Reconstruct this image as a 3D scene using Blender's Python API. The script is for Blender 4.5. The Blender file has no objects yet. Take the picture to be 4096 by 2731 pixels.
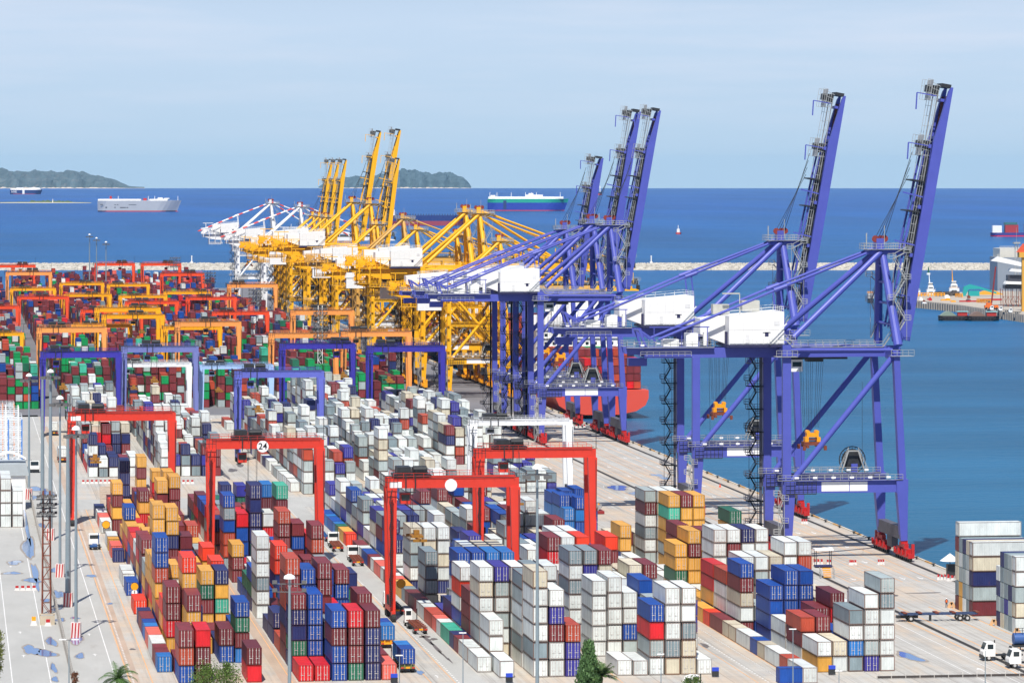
import bpy, bmesh, math, random
import numpy as np
from mathutils import Vector, Matrix
R = math.radians
random.seed(7)
SC = bpy.context.scene
COLL = SC.collection

# ------------------------------------------------------------------ camera, world, sun
F, H, CX, V = 16000.0, 84.0, 2048.0, 665.0
PSI = math.atan(2236 / F)
cP, sP = math.cos(PSI), math.sin(PSI)
cam = bpy.data.cameras.new('camera'); cam_ob = bpy.data.objects.new('camera', cam); COLL.objects.link(cam_ob)
cam_ob.location = (0, 0, H); cam_ob.rotation_euler = (R(90), 0, -PSI)
cam.sensor_width = 36; cam.lens = F / 4096 * 36; cam.shift_y = -(1365.5 - V) / 4096
cam.clip_start = 5; cam.clip_end = 80000
SC.camera = cam_ob

SUN_EL, SUN_AZ = R(55), R(13.5)          # shadows fall away from the camera, a little to the right
sun_dir = Vector((-math.sin(SUN_AZ) * math.cos(SUN_EL), -math.cos(SUN_AZ) * math.cos(SUN_EL), math.sin(SUN_EL)))
world = bpy.data.worlds.new('World'); SC.world = world; world.use_nodes = True
nt = world.node_tree; nt.nodes.clear()
def N(t, k, **kw):
    n = t.nodes.new(k)
    for a, b in kw.items(): setattr(n, a, b)
    return n
wo = N(nt, 'ShaderNodeOutputWorld'); bg = N(nt, 'ShaderNodeBackground'); sky = N(nt, 'ShaderNodeTexSky')
sky.sky_type = 'NISHITA'; sky.sun_disc = False; sky.sun_elevation = SUN_EL
sky.sun_rotation = math.atan2(sun_dir.x, sun_dir.y)
sky.altitude = 50; sky.air_density = 1.0; sky.dust_density = 0.6; sky.ozone_density = 2.0
bg.inputs['Strength'].default_value = 0.1
# thin cirrus and the pale blue sea air low over the horizon, part of the sky itself
tc = N(nt, 'ShaderNodeTexCoord'); sep = N(nt, 'ShaderNodeSeparateXYZ'); nt.links.new(tc.outputs['Generated'], sep.inputs[0])
mp = N(nt, 'ShaderNodeMapping'); mp.inputs['Scale'].default_value = (9, 9, 95); nt.links.new(tc.outputs['Generated'], mp.inputs[0])
no = N(nt, 'ShaderNodeTexNoise'); no.inputs['Scale'].default_value = 1.6; no.inputs['Detail'].default_value = 6; no.inputs['Roughness'].default_value = .55
nt.links.new(mp.outputs[0], no.inputs['Vector'])
ramp = N(nt, 'ShaderNodeValToRGB'); e = ramp.color_ramp.elements
e[0].position = 0.0; e[0].color = (4.0, 5.6, 7.3, 1)
e[1].position = 1.0; e[1].color = (.5, 1.0, 2.6, 1)
el = ramp.color_ramp.elements.new(.06); el.color = (4.75, 6.0, 7.7, 1)
el = ramp.color_ramp.elements.new(.18); el.color = (2.0, 3.0, 5.0, 1)
el = ramp.color_ramp.elements.new(.5); el.color = (.9, 1.6, 3.4, 1)
mr = N(nt, 'ShaderNodeMapRange'); mr.inputs['From Min'].default_value = 0.0; mr.inputs['From Max'].default_value = .6
nt.links.new(sep.outputs['Z'], mr.inputs['Value']); nt.links.new(mr.outputs[0], ramp.inputs[0])
cr = N(nt, 'ShaderNodeValToRGB'); cr.color_ramp.elements[0].position = .42; cr.color_ramp.elements[1].position = .75
nt.links.new(no.outputs[0], cr.inputs[0])
cm = N(nt, 'ShaderNodeMix', data_type='RGBA'); cm.inputs['B'].default_value = (5.8, 6.5, 7.9, 1)
mul = N(nt, 'ShaderNodeMath', operation='MULTIPLY'); nt.links.new(cr.outputs[0], mul.inputs[0])
mr2 = N(nt, 'ShaderNodeMapRange'); mr2.inputs['From Min'].default_value = .002; mr2.inputs['From Max'].default_value = .03; mr2.inputs['To Max'].default_value = .75
nt.links.new(sep.outputs['Z'], mr2.inputs['Value']); nt.links.new(mr2.outputs[0], mul.inputs[1])
nt.links.new(mul.outputs[0], cm.inputs['Factor']); nt.links.new(ramp.outputs[0], cm.inputs['A'])
mx = N(nt, 'ShaderNodeMix', data_type='RGBA'); mx.inputs['Factor'].default_value = .94
nt.links.new(sky.outputs[0], mx.inputs['A']); nt.links.new(cm.outputs['Result'], mx.inputs['B'])
nt.links.new(mx.outputs['Result'], bg.inputs['Color']); nt.links.new(bg.outputs[0], wo.inputs[0])

sl = bpy.data.lights.new('sun', 'SUN'); sl.energy = 4.8; sl.angle = R(.5); sl.color = (1, .95, .87)
so = bpy.data.objects.new('sun', sl); COLL.objects.link(so)
so.rotation_euler = sun_dir.to_track_quat('Z', 'Y').to_euler()
SC.view_settings.view_transform = 'Standard'; SC.view_settings.look = 'None'; SC.view_settings.gamma = 1
SC.view_settings.exposure = 0.25
SC.cycles.max_bounces = 6; SC.cycles.diffuse_bounces = 3; SC.cycles.glossy_bounces = 3
SC.cycles.use_denoising = True

# ------------------------------------------------------------------ pixel <-> place
RE = 5.75e6      # radius of the curved sea
def ray(x, y): a = (x - CX) / F; return (sP + a * cP, cP - a * sP)
def G(x, y, z=0.0):
    t = (H - z) * F / (y - V); r = ray(x, y); return Vector((t * r[0], t * r[1], z))
def at(x, y, t): r = ray(x, y); return Vector((t * r[0], t * r[1], H - (y - V) * t / F))
def on_x(x, X): r = ray(x, 0); t = X / r[0]; return t * r[1], t
def proj(X, Y, Z):
    f = X * sP + Y * cP; return CX + F * (X * cP - Y * sP) / f, V + F * (H - Z) / f, f
def sea(x, y):
    t = 5000.0
    for i in range(60): t = .5 * t + .5 * (H + 3.5 + t * t / 2 / RE) * F / (y - V)
    return at(x, y, t), t

# ------------------------------------------------------------------ materials
MATS = {}
def srgb(r, g, b):
    f = lambda c: (c / 255 / 12.92) if c / 255 <= .04045 else ((c / 255 + .055) / 1.055) ** 2.4
    return (f(r), f(g), f(b))
def mat(name, col=(.5, .5, .5), rough=.6, metal=0, noise=.12, nscale=.6, dirt=None, bump=0, src=None, spec=.5, stretch=(1, 1, 1)):
    """paint, steel, concrete: base colour with mottled wear; src 'obj' or 'attr' takes the colour from the object or the faces"""
    if name in MATS: return MATS[name]
    m = bpy.data.materials.new(name); m.use_nodes = True; t = m.node_tree
    b = t.nodes['Principled BSDF']; b.inputs['Roughness'].default_value = rough; b.inputs['Metallic'].default_value = metal
    b.inputs['Specular IOR Level'].default_value = spec
    g = N(t, 'ShaderNodeNewGeometry'); mp = N(t, 'ShaderNodeMapping'); mp.inputs['Scale'].default_value = stretch
    t.links.new(g.outputs['Position'], mp.inputs[0])
    n1 = N(t, 'ShaderNodeTexNoise'); n1.inputs['Scale'].default_value = nscale; n1.inputs['Detail'].default_value = 6; n1.inputs['Roughness'].default_value = .65
    t.links.new(mp.outputs[0], n1.inputs['Vector'])
    mr = N(t, 'ShaderNodeMapRange'); mr.inputs['From Min'].default_value = .3; mr.inputs['From Max'].default_value = .7
    mr.inputs['To Min'].default_value = 1 - noise; mr.inputs['To Max'].default_value = 1 + noise
    t.links.new(n1.outputs[0], mr.inputs['Value'])
    vm = N(t, 'ShaderNodeVectorMath', operation='SCALE')
    if src == 'obj':
        oi = N(t, 'ShaderNodeObjectInfo'); t.links.new(oi.outputs['Color'], vm.inputs[0])
    elif src == 'attr':
        at_ = N(t, 'ShaderNodeAttribute', attribute_name='col'); t.links.new(at_.outputs['Color'], vm.inputs[0])
    else: vm.inputs[0].default_value = col
    t.links.new(mr.outputs[0], vm.inputs['Scale'])
    out = vm.outputs[0]
    if dirt:
        n2 = N(t, 'ShaderNodeTexNoise'); n2.inputs['Scale'].default_value = nscale * 2.3; n2.inputs['Detail'].default_value = 8; n2.inputs['Roughness'].default_value = .75
        t.links.new(mp.outputs[0], n2.inputs['Vector'])
        r2 = N(t, 'ShaderNodeMapRange'); r2.inputs['From Min'].default_value = dirt[1]; r2.inputs['From Max'].default_value = dirt[1] + .14
        r2.inputs['To Max'].default_value = dirt[2]
        t.links.new(n2.outputs[0], r2.inputs['Value'])
        mxx = N(t, 'ShaderNodeMix', data_type='RGBA'); mxx.inputs['B'].default_value = (*dirt[0], 1)
        t.links.new(r2.outputs[0], mxx.inputs['Factor']); t.links.new(out, mxx.inputs['A']); out = mxx.outputs['Result']
    t.links.new(out, b.inputs['Base Color'])
    if bump:
        bp = N(t, 'ShaderNodeBump'); bp.inputs['Strength'].default_value = bump; bp.inputs['Distance'].default_value = .1
        t.links.new(n1.outputs[0], bp.inputs['Height']); t.links.new(bp.outputs[0], b.inputs['Normal'])
    MATS[name] = m; return m
RUST = srgb(112, 62, 34)
def box_paint(name, src):
    """corrugated steel paint of the containers: colour from the object or the faces, faded patches, rust, ribs"""
    m = mat(name, src=src, rough=.5, noise=.2, nscale=.6, dirt=(RUST, .63, .7), spec=.35, stretch=(1, 1, .35))
    t = m.node_tree; b = t.nodes['Principled BSDF']
    tcn = N(t, 'ShaderNodeTexCoord'); s = N(t, 'ShaderNodeSeparateXYZ'); t.links.new(tcn.outputs['Object'], s.inputs[0])
    a = N(t, 'ShaderNodeMath', operation='ADD'); t.links.new(s.outputs['X'], a.inputs[0]); t.links.new(s.outputs['Y'], a.inputs[1])
    k = N(t, 'ShaderNodeMath', operation='MULTIPLY'); k.inputs[1].default_value = 2 * math.pi / .45; t.links.new(a.outputs[0], k.inputs[0])
    sn = N(t, 'ShaderNodeMath', operation='SINE'); t.links.new(k.outputs[0], sn.inputs[0])
    bp = N(t, 'ShaderNodeBump'); bp.inputs['Strength'].default_value = .35; bp.inputs['Distance'].default_value = .05
    t.links.new(sn.outputs[0], bp.inputs['Height']); t.links.new(bp.outputs[0], b.inputs['Normal'])
    return m
M_BOX = box_paint('container_paint', 'obj'); M_BOXS = box_paint('container_paint_far', 'attr')
M_CRANE = mat('crane_paint', src='obj', rough=.42, noise=.06, nscale=.25, dirt=(srgb(90, 60, 50), .72, .35), spec=.4)
M_WHITE = mat('white_paint', (.82, .82, .8), rough=.5, noise=.03, nscale=.3, dirt=(srgb(150, 140, 120), .7, .3))
M_RAIL = mat('galvanised_rail', (.42, .43, .42), rough=.5, metal=.3)
M_DARK = mat('dark_machinery', (.025, .027, .03), rough=.5, noise=.3)
M_ROD = mat('zinc_rods', (.55, .52, .5), rough=.5, noise=.1)
M_RED = mat('signal_red', srgb(178, 32, 32), rough=.45)
M_YEL = mat('signal_yellow', srgb(235, 160, 20), rough=.45, noise=.1, nscale=2)
M_GLASS = mat('dark_glass', (.02, .03, .035), rough=.08, noise=0)
M_TYRE = mat('rubber', (.02, .02, .02), rough=.8)
M_POLE = mat('galvanised_pole', srgb(135, 150, 158), rough=.45, metal=.2, noise=.08)
M_EQ = mat('grimy_grey_steel', (.09, .09, .11), rough=.55, noise=.3, nscale=1, dirt=(srgb(150, 100, 70), .55, .5))
M_RUSTY = mat('rusty_steel', srgb(120, 60, 40), rough=.7, noise=.3, nscale=2)
M_CONC = mat('concrete_block', (.45, .43, .4), rough=.8, noise=.1, nscale=1)
M_LAMP = mat('lamp_housing', (.12, .12, .12), rough=.4)
M_SIGN = mat('sign_board', (.85, .85, .85), rough=.5, noise=.02)

# ------------------------------------------------------------------ mesh collecting
class MB:
    def __init__(s): s.v = []; s.f = []; s.m = []; s.c = []
    def add(s, vs, fs, mi=0, col=None):
        o = len(s.v); s.v += [tuple(p) for p in vs]; s.f += [tuple(i + o for i in f) for f in fs]
        s.m += [mi] * len(fs); s.c += [col] * len(fs); return s
    def box(s, a, b, mi=0, col=None):
        x0, y0, z0 = a; x1, y1, z1 = b
        return s.add([(x0, y0, z0), (x1, y0, z0), (x1, y1, z0), (x0, y1, z0), (x0, y0, z1), (x1, y0, z1), (x1, y1, z1), (x0, y1, z1)],
              [(0, 3, 2, 1), (4, 5, 6, 7), (0, 1, 5, 4), (1, 2, 6, 5), (2, 3, 7, 6), (3, 0, 4, 7)], mi, col)
    def cbox(s, c, d, mi=0, col=None): return s.box([c[i] - d[i] / 2 for i in range(3)], [c[i] + d[i] / 2 for i in range(3)], mi, col)
    def beam(s, p, q, w, h=None, mi=0, w2=None, h2=None, up=(0, 0, 1)):
        h = h or w; w2 = w2 or w; h2 = h2 or h
        p = Vector(p); q = Vector(q); d = (q - p).normalized(); u = Vector(up)
        if abs(d.dot(u)) > .95: u = Vector((0, 1, 0))
        x = d.cross(u).normalized(); z = x.cross(d)
        vs = []
        for c, a, b in ((p, w, h), (q, w2, h2)):
            for i, j in ((-1, -1), (1, -1), (1, 1), (-1, 1)): vs.append(c + x * (i * a / 2) + z * (j * b / 2))
        return s.add(vs, [(0, 1, 2, 3), (7, 6, 5, 4), (0, 4, 5, 1), (1, 5, 6, 2), (2, 6, 7, 3), (3, 7, 4, 0)], mi)
    def tube(s, p, q, r, n=8, mi=0, r2=None, col=None):
        p = Vector(p); q = Vector(q); d = (q - p).normalized(); u = Vector((0, 0, 1)) if abs(d.z) < .9 else Vector((1, 0, 0))
        x = d.cross(u).normalized(); z = x.cross(d); r2 = r if r2 is None else r2
        vs = [c + x * (rr * math.cos(2 * math.pi * i / n)) + z * (rr * math.sin(2 * math.pi * i / n)) for c, rr in ((p, r), (q, r2)) for i in range(n)]
        fs = [(i, (i + 1) % n, n + (i + 1) % n, n + i) for i in range(n)] + [tuple(range(n - 1, -1, -1)), tuple(range(n, 2 * n))]
        return s.add(vs, fs, mi, col)
    def prism(s, pts, y0, y1, mi=0, col=None):      # outline in x,z pushed along y
        n = len(pts); vs = [(x, y0, z) for x, z in pts] + [(x, y1, z) for x, z in pts]
        fs = [tuple(range(n)), tuple(range(2 * n - 1, n - 1, -1))] + [(i, i + n, (i + 1) % n + n, (i + 1) % n) for i in range(n)]
        return s.add(vs, fs, mi, col)
    def rail(s, p, q, h=1.1, n=None, r=.05, mi=0):
        p = Vector(p); q = Vector(q); L = (q - p).length; n = n or max(1, int(L / 2)); up = Vector((0, 0, h))
        for k in (.5, 1): s.beam(p + up * k, q + up * k, r * 1.6, r * 1.6, mi)
        for i in range(n + 1):
            a = p.lerp(q, i / n); s.beam(a, a + up, r * 1.6, r * 1.6, mi)
        return s
    def build(s, name, mats, parent=None, smooth=False, loc=None):
        me = bpy.data.meshes.new(name); me.from_pydata(s.v, [], s.f)
        for m in (mats if isinstance(mats, (list, tuple)) else [mats]): me.materials.append(m)
        me.polygons.foreach_set('material_index', s.m)
        if any(c is not None for c in s.c):
            ca = me.color_attributes.new('col', 'FLOAT_COLOR', 'CORNER'); buf = []
            for f, c in zip(s.f, s.c): buf += list((*(c or (.5, .5, .5)), 1)) * len(f)
            ca.data.foreach_set('color', buf)
        if smooth: me.polygons.foreach_set('use_smooth', [True] * len(s.f))
        me.update()
        o = bpy.data.objects.new(name, me); COLL.objects.link(o)
        if parent is not None: o.parent = parent
        if loc is not None: o.location = loc
        return o
def tag(o, label, cat, group=None):
    o['label'] = label; o['category'] = cat
    if group: o['group'] = group
    return o
def thing(name, label, cat, loc=(0, 0, 0), rz=0, group=None):
    o = bpy.data.objects.new(name, None); COLL.objects.link(o); o.location = loc; o.rotation_euler = (0, 0, rz); o.empty_display_size = .5
    return tag(o, label, cat, group)
def struct(o): o['kind'] = 'structure'; return o
KIDS = {}
def kids(o): return [c for c in bpy.data.objects if c.parent == o]
def tree_of(root):
    allc = {}
    for o in bpy.data.objects:
        if o.parent: allc.setdefault(o.parent.name, []).append(o)
    def rec(o): return (o, [rec(c) for c in allc.get(o.name, [])])
    return rec(root)
def copy_tree(tr, parent=None, color=None, skip=()):
    o, ch = tr; c = o.copy(); COLL.objects.link(c); c.parent = parent
    if color: c.color = (*color, 1)
    for k in ch:
        if k[0].name.split('.')[0] not in skip: copy_tree(k, c, color, skip)
    return c
def paint(o, color):
    o.color = (*color, 1)
    for c in o.children: paint(c, color)

# ------------------------------------------------------------------ sea, ground, quay
def water_mat():
    m = bpy.data.materials.new('sea_water'); m.use_nodes = True; t = m.node_tree; b = t.nodes['Principled BSDF']
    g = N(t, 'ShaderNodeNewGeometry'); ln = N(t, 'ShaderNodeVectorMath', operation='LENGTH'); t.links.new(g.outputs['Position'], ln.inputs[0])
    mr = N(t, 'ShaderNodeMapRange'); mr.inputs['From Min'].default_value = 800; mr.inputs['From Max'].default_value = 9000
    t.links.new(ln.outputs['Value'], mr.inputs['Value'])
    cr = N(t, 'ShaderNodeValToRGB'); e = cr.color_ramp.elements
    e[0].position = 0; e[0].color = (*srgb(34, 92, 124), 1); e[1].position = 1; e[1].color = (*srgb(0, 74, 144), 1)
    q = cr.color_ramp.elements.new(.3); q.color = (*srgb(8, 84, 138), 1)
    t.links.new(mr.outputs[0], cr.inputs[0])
    mp = N(t, 'ShaderNodeMapping'); mp.inputs['Scale'].default_value = (.0035, .0006, .01); mp.inputs['Rotation'].default_value = (0, 0, PSI + .03)
    t.links.new(g.outputs['Position'], mp.inputs[0])
    n0 = N(t, 'ShaderNodeTexNoise'); n0.inputs['Scale'].default_value = 1; n0.inputs['Detail'].default_value = 5; t.links.new(mp.outputs[0], n0.inputs['Vector'])
    # long calm slicks lying across the view
    mp3 = N(t, 'ShaderNodeMapping'); mp3.inputs['Scale'].default_value = (.0012, .012, .01); mp3.inputs['Rotation'].default_value = (0, 0, PSI)
    t.links.new(g.outputs['Position'], mp3.inputs[0])
    n3 = N(t, 'ShaderNodeTexNoise'); n3.inputs['Scale'].default_value = 1; n3.inputs['Detail'].default_value = 6; n3.inputs['Roughness'].default_value = .6; t.links.new(mp3.outputs[0], n3.inputs['Vector'])
    ad = N(t, 'ShaderNodeMath', operation='ADD'); t.links.new(n0.outputs[0], ad.inputs[0]); t.links.new(n3.outputs[0], ad.inputs[1])
    r0 = N(t, 'ShaderNodeMapRange'); r0.inputs['From Min'].default_value = .75; r0.inputs['From Max'].default_value = 1.25; r0.inputs['To Min'].default_value = .8; r0.inputs['To Max'].default_value = 1.3
    t.links.new(ad.outputs[0], r0.inputs['Value'])
    sc = N(t, 'ShaderNodeVectorMath', operation='SCALE'); t.links.new(cr.outputs[0], sc.inputs[0]); t.links.new(r0.outputs[0], sc.inputs['Scale'])
    t.links.new(sc.outputs[0], b.inputs['Base Color'])
    b.inputs['Roughness'].default_value = .28; b.inputs['Specular IOR Level'].default_value = .05; b.inputs['IOR'].default_value = 1.33
    n1 = N(t, 'ShaderNodeTexNoise'); n1.inputs['Scale'].default_value = .35; n1.inputs['Detail'].default_value = 4; t.links.new(g.outputs['Position'], n1.inputs['Vector'])
    mpb = N(t, 'ShaderNodeMapping'); mpb.inputs['Scale'].default_value = (.05, .12, .1); t.links.new(g.outputs['Position'], mpb.inputs[0])
    n2 = N(t, 'ShaderNodeTexNoise'); n2.inputs['Scale'].default_value = 1; n2.inputs['Detail'].default_value = 7; n2.inputs['Roughness'].default_value = .7; t.links.new(mpb.outputs[0], n2.inputs['Vector'])
    b1 = N(t, 'ShaderNodeBump'); b1.inputs['Strength'].default_value = .9; b1.inputs['Distance'].default_value = .5; t.links.new(n1.outputs[0], b1.inputs['Height'])
    b2 = N(t, 'ShaderNodeBump'); b2.inputs['Strength'].default_value = .9; b2.inputs['Distance'].default_value = 1.6; t.links.new(n2.outputs[0], b2.inputs['Height']); t.links.new(b1.outputs[0], b2.inputs['Normal'])
    t.links.new(b2.outputs[0], b.inputs['Normal'])
    return m
mb = MB(); rings = [100 * 1.09 ** i for i in range(68)]; NA = 160
for r in rings:
    for k in range(NA):
        a = 2 * math.pi * k / NA; mb.v.append((r * math.sin(a), r * math.cos(a), -3.5 - r * r / 2 / RE))
for i in range(len(rings) - 1):
    for k in range(NA):
        mb.f.append((i * NA + k, (i + 1) * NA + k, (i + 1) * NA + (k + 1) % NA, i * NA + (k + 1) % NA)); mb.m.append(0); mb.c.append(None)
struct(mb.build('sea', water_mat(), smooth=True))
for p in bpy.data.objects['sea'].data.polygons: pass

def ground_mat():
    """old slabs of pale concrete in the near terminal, dark asphalt in the far one, tyre marks running along the lanes"""
    m = mat('yard_concrete', srgb(182, 180, 174), rough=.8, noise=.1, nscale=.05, dirt=(srgb(132, 122, 112), .55, .35), spec=.3)
    t = m.node_tree; b = t.nodes['Principled BSDF']
    prev = b.inputs['Base Color'].links[0].from_socket
    g = N(t, 'ShaderNodeNewGeometry'); mp = N(t, 'ShaderNodeMapping'); mp.inputs['Scale'].default_value = (.9, .012, 1)
    t.links.new(g.outputs['Position'], mp.inputs[0])
    n = N(t, 'ShaderNodeTexNoise'); n.inputs['Scale'].default_value = 1; n.inputs['Detail'].default_value = 7; n.inputs['Roughness'].default_value = .7; t.links.new(mp.outputs[0], n.inputs['Vector'])
    r = N(t, 'ShaderNodeMapRange'); r.inputs['From Min'].default_value = .48; r.inputs['From Max'].default_value = .72; r.inputs['To Max'].default_value = .75; t.links.new(n.outputs[0], r.inputs['Value'])
    mx = N(t, 'ShaderNodeMix', data_type='RGBA'); mx.inputs['B'].default_value = (*srgb(128, 120, 112), 1); t.links.new(r.outputs[0], mx.inputs['Factor']); t.links.new(prev, mx.inputs['A'])
    mp4 = N(t, 'ShaderNodeMapping'); mp4.inputs['Scale'].default_value = (.07, .012, 1); t.links.new(g.outputs['Position'], mp4.inputs[0])
    n4 = N(t, 'ShaderNodeTexNoise'); n4.inputs['Scale'].default_value = 1; n4.inputs['Detail'].default_value = 8; n4.inputs['Roughness'].default_value = .75; t.links.new(mp4.outputs[0], n4.inputs['Vector'])
    r4 = N(t, 'ShaderNodeMapRange'); r4.inputs['From Min'].default_value = .47; r4.inputs['From Max'].default_value = .6; r4.inputs['To Max'].default_value = .7; t.links.new(n4.outputs[0], r4.inputs['Value'])
    m4 = N(t, 'ShaderNodeMix', data_type='RGBA'); m4.inputs['B'].default_value = (*srgb(198, 178, 154), 1); t.links.new(r4.outputs[0], m4.inputs['Factor']); t.links.new(mx.outputs['Result'], m4.inputs['A'])
    br = N(t, 'ShaderNodeTexBrick'); br.inputs['Scale'].default_value = 1; br.offset = 0; br.squash = 1
    br.inputs['Color1'].default_value = (1, 1, 1, 1); br.inputs['Color2'].default_value = (.93, .93, .94, 1); br.inputs['Mortar'].default_value = (.7, .68, .66, 1)
    br.inputs['Brick Width'].default_value = 6; br.inputs['Row Height'].default_value = 6; br.inputs['Mortar Size'].default_value = .07
    t.links.new(g.outputs['Position'], br.inputs['Vector'])
    ml = N(t, 'ShaderNodeMix', data_type='RGBA', blend_type='MULTIPLY'); ml.inputs['Factor'].default_value = 1
    t.links.new(m4.outputs['Result'], ml.inputs['A']); t.links.new(br.outputs['Color'], ml.inputs['B']); t.links.new(ml.outputs['Result'], b.inputs['Base Color'])
    return m
M_GR = ground_mat()
M_ASPH = mat('worn_asphalt', srgb(172, 172, 168), rough=.85, noise=.1, nscale=.12, dirt=(srgb(140, 134, 126), .58, .4), stretch=(1, .25, 1), spec=.3)
M_ASPD = mat('dark_asphalt', srgb(116, 116, 120), rough=.85, noise=.14, nscale=.08, dirt=(srgb(150, 146, 140), .6, .5), stretch=(1, .2, 1), spec=.3)
M_LW = mat('white_road_paint', (.7, .7, .68), rough=.7, noise=.2, nscale=1.5); M_LO = mat('orange_road_paint', srgb(222, 168, 112), rough=.7, noise=.12, nscale=1.2)
M_EARTH = mat('rust_brown_strip', srgb(178, 158, 140), rough=.8, noise=.12, nscale=.3, stretch=(1, .2, 1))
QX = 204.6
struct(MB().box((-3500, -500, -7), (QX, 2760, 0)).build('yard_ground', M_GR))
def sheet(name, x0, x1, y0, y1, m, z=.004): return struct(MB().add([(x0, y0, z), (x1, y0, z), (x1, y1, z), (x0, y1, z)], [(0, 1, 2, 3)]).build(name, m))
sheet('service_road', -40, 28.3, 300, 1360, M_ASPH)
sheet('truck_lane', 81.6, 85.9, 560, 1010, M_ASPH); sheet('truck_lane', 53.0, 55.5, 560, 1010, M_EARTH, .004)
sheet('crossing_road', 28.4, 160, 985, 1014, M_ASPH, .008)
sheet('far_terminal_ground', -3000, 204, 1352, 2759, M_ASPD)
sheet('wheel_track', 28.5, 30.2, 560, 1300, M_EARTH, .006)
mbw, mbo = MB(), MB()
def line(x, y0, y1, w=.16, o=False, z=.014): (mbo if o else mbw).add([(x - w / 2, y0, z), (x + w / 2, y0, z), (x + w / 2, y1, z), (x - w / 2, y1, z)], [(0, 1, 2, 3)])
for x in (26.4, 9.6, 15.8): line(x, 560, 1350, .17)
for x in (32.2, 28.6, 81.0, 54.75, 77.1, 129.8, 108.0, 136.6): line(x, 600, 985, .16, True)
for x in (29.15, 81.6, 131.6, 134.4):
    y = 600.0
    while y < 985: line(x, y, y + .9, .3); y += 2.2
line(134.4, 600, 985, .1)
for x in (171.9, 166.9): line(x, 600, 720)
for x in (174.6, 178.4, 184.4, 188.2): line(x, 640, 745, .25, True)
for i, x in enumerate((163.2, 167.2, 171.2, 179.5, 183, 186.6, 190.2, 193.8, 197.4)):
    line(x, 790, 1330, .2, True)
for x0 in (180, 187.2, 163.8):          # hatched strips between the apron lanes
    y = 792.0
    while y < 1250: mbo.add([(x0, y, .014), (x0 + 2.6, y + 3, .014), (x0 + 2.6, y + 3.4, .014), (x0, y + .4, .014)], [(0, 1, 2, 3)]); y += 3.4
def arrow(x, y, s=1, d=1):
    mbw.add([(x - .1 * s, y, .015), (x + .1 * s, y, .015), (x + .1 * s, y + d * 2.6 * s, .015), (x - .1 * s, y + d * 2.6 * s, .015)], [(0, 1, 2, 3) if d > 0 else (3, 2, 1, 0)])
    mbw.add([(x - .55 * s, y + d * 2.6 * s, .015), (x + .55 * s, y + d * 2.6 * s, .015), (x, y + d * 4.2 * s, .015)], [(0, 1, 2) if d > 0 else (2, 1, 0)])
for x in (165, 169.2, 181.5, 191.8, 195.5):
    for y in range(800, 1200, 34): arrow(x, y, 1.2, -1)
for x, y in ((24.2, 690), (24.2, 720), (24.2, 775), (12, 690), (12, 725), (24.2, 850), (12, 845), (79, 653), (88.5, 640), (11.5, 1180)): arrow(x, y, .8)
a = G(3930, 2680); arrow(a.x, a.y - 2, 1.3)
struct(mbw.build('white_road_marking', M_LW)); struct(mbo.build('orange_road_marking', M_LO))
mb = MB()
for x in (176.4, 201.0):
    mb.box((x - .5, 560, .002), (x - .12, 2750, .03)); mb.box((x + .12, 560, .002), (x + .5, 2750, .03)); mb.box((x - .06, 560, .03), (x + .06, 2750, .09))
tag(mb.build('crane_rail', mat('rail_trench', (.05, .045, .04), rough=.7)), 'dark pair of crane rails sunk in the pale quay apron', 'rail')
# kerb of the quay, painted in white and yellow lengths, on a dark concrete wall with rubber fenders
r_ = thing('quay_wall', 'long quay wall edge with white and yellow kerb and black fenders', 'quay wall')
mb = MB(); mb.box((QX + .002, 500, -7), (QX + .6, 2758, -.25)); mb.build('wall', mat('quay_face', srgb(120, 108, 96), rough=.9, noise=.2, nscale=.3), r_)
mb = MB(); y = 500.0; i = 0
while y < 2750: mb.box((QX - .05, y, .002), (QX + .35, y + 7.4, .3), (0, 1)[i % 3 == 1]); y += 7.5; i += 1
mb.build('kerb', [mat('kerb_white', srgb(215, 205, 185), noise=.15, nscale=1), mat('kerb_yellow', srgb(206, 160, 90), noise=.2, nscale=1)], r_)
y = 505.0
while y < 1500:
    b_ = MB(); b_.box((QX + .602, y, -3.4), (QX + 1.6, y + 1.8, -.4)); b_.tube((QX - .5, y + .4, .01), (QX - .5, y + .4, .55), .22, 7); b_.tube((QX - .9, y + .4, .5), (QX - .1, y + .4, .62), .16, 6)
    b_.build('fender', M_DARK, r_); y += 15.0

# puddles of rain water lying on the service road
def puddle_mat():
    m = bpy.data.materials.new('rain_water'); m.use_nodes = True; b = m.node_tree.nodes['Principled BSDF']
    b.inputs['Base Color'].default_value = (*srgb(96, 128, 178), 1); b.inputs['Roughness'].default_value = .06; b.inputs['Specular IOR Level'].default_value = .9
    return m
M_PUD = puddle_mat(); M_WET = mat('damp_concrete', srgb(150, 142, 132), rough=.6, noise=.25, nscale=.8)
pud, wet = MB(), MB()
def blob(mbx, c, rx, ry, z, seed, n=40):
    rg = random.Random(seed); ph = [rg.uniform(0, 6.28) for _ in range(6)]; vs = []
    for i in range(n):
        a = 2 * math.pi * i / n; k = 1 + .2 * math.sin(2 * a + ph[0]) + .14 * math.sin(3 * a + ph[1]) + .07 * math.sin(5 * a + ph[2]) + .05 * math.sin(8 * a + ph[3])
        vs.append((c.x + rx * k * math.cos(a), c.y + ry * k * math.sin(a), z))
    mbx.add(vs, [tuple(range(n))])
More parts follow.
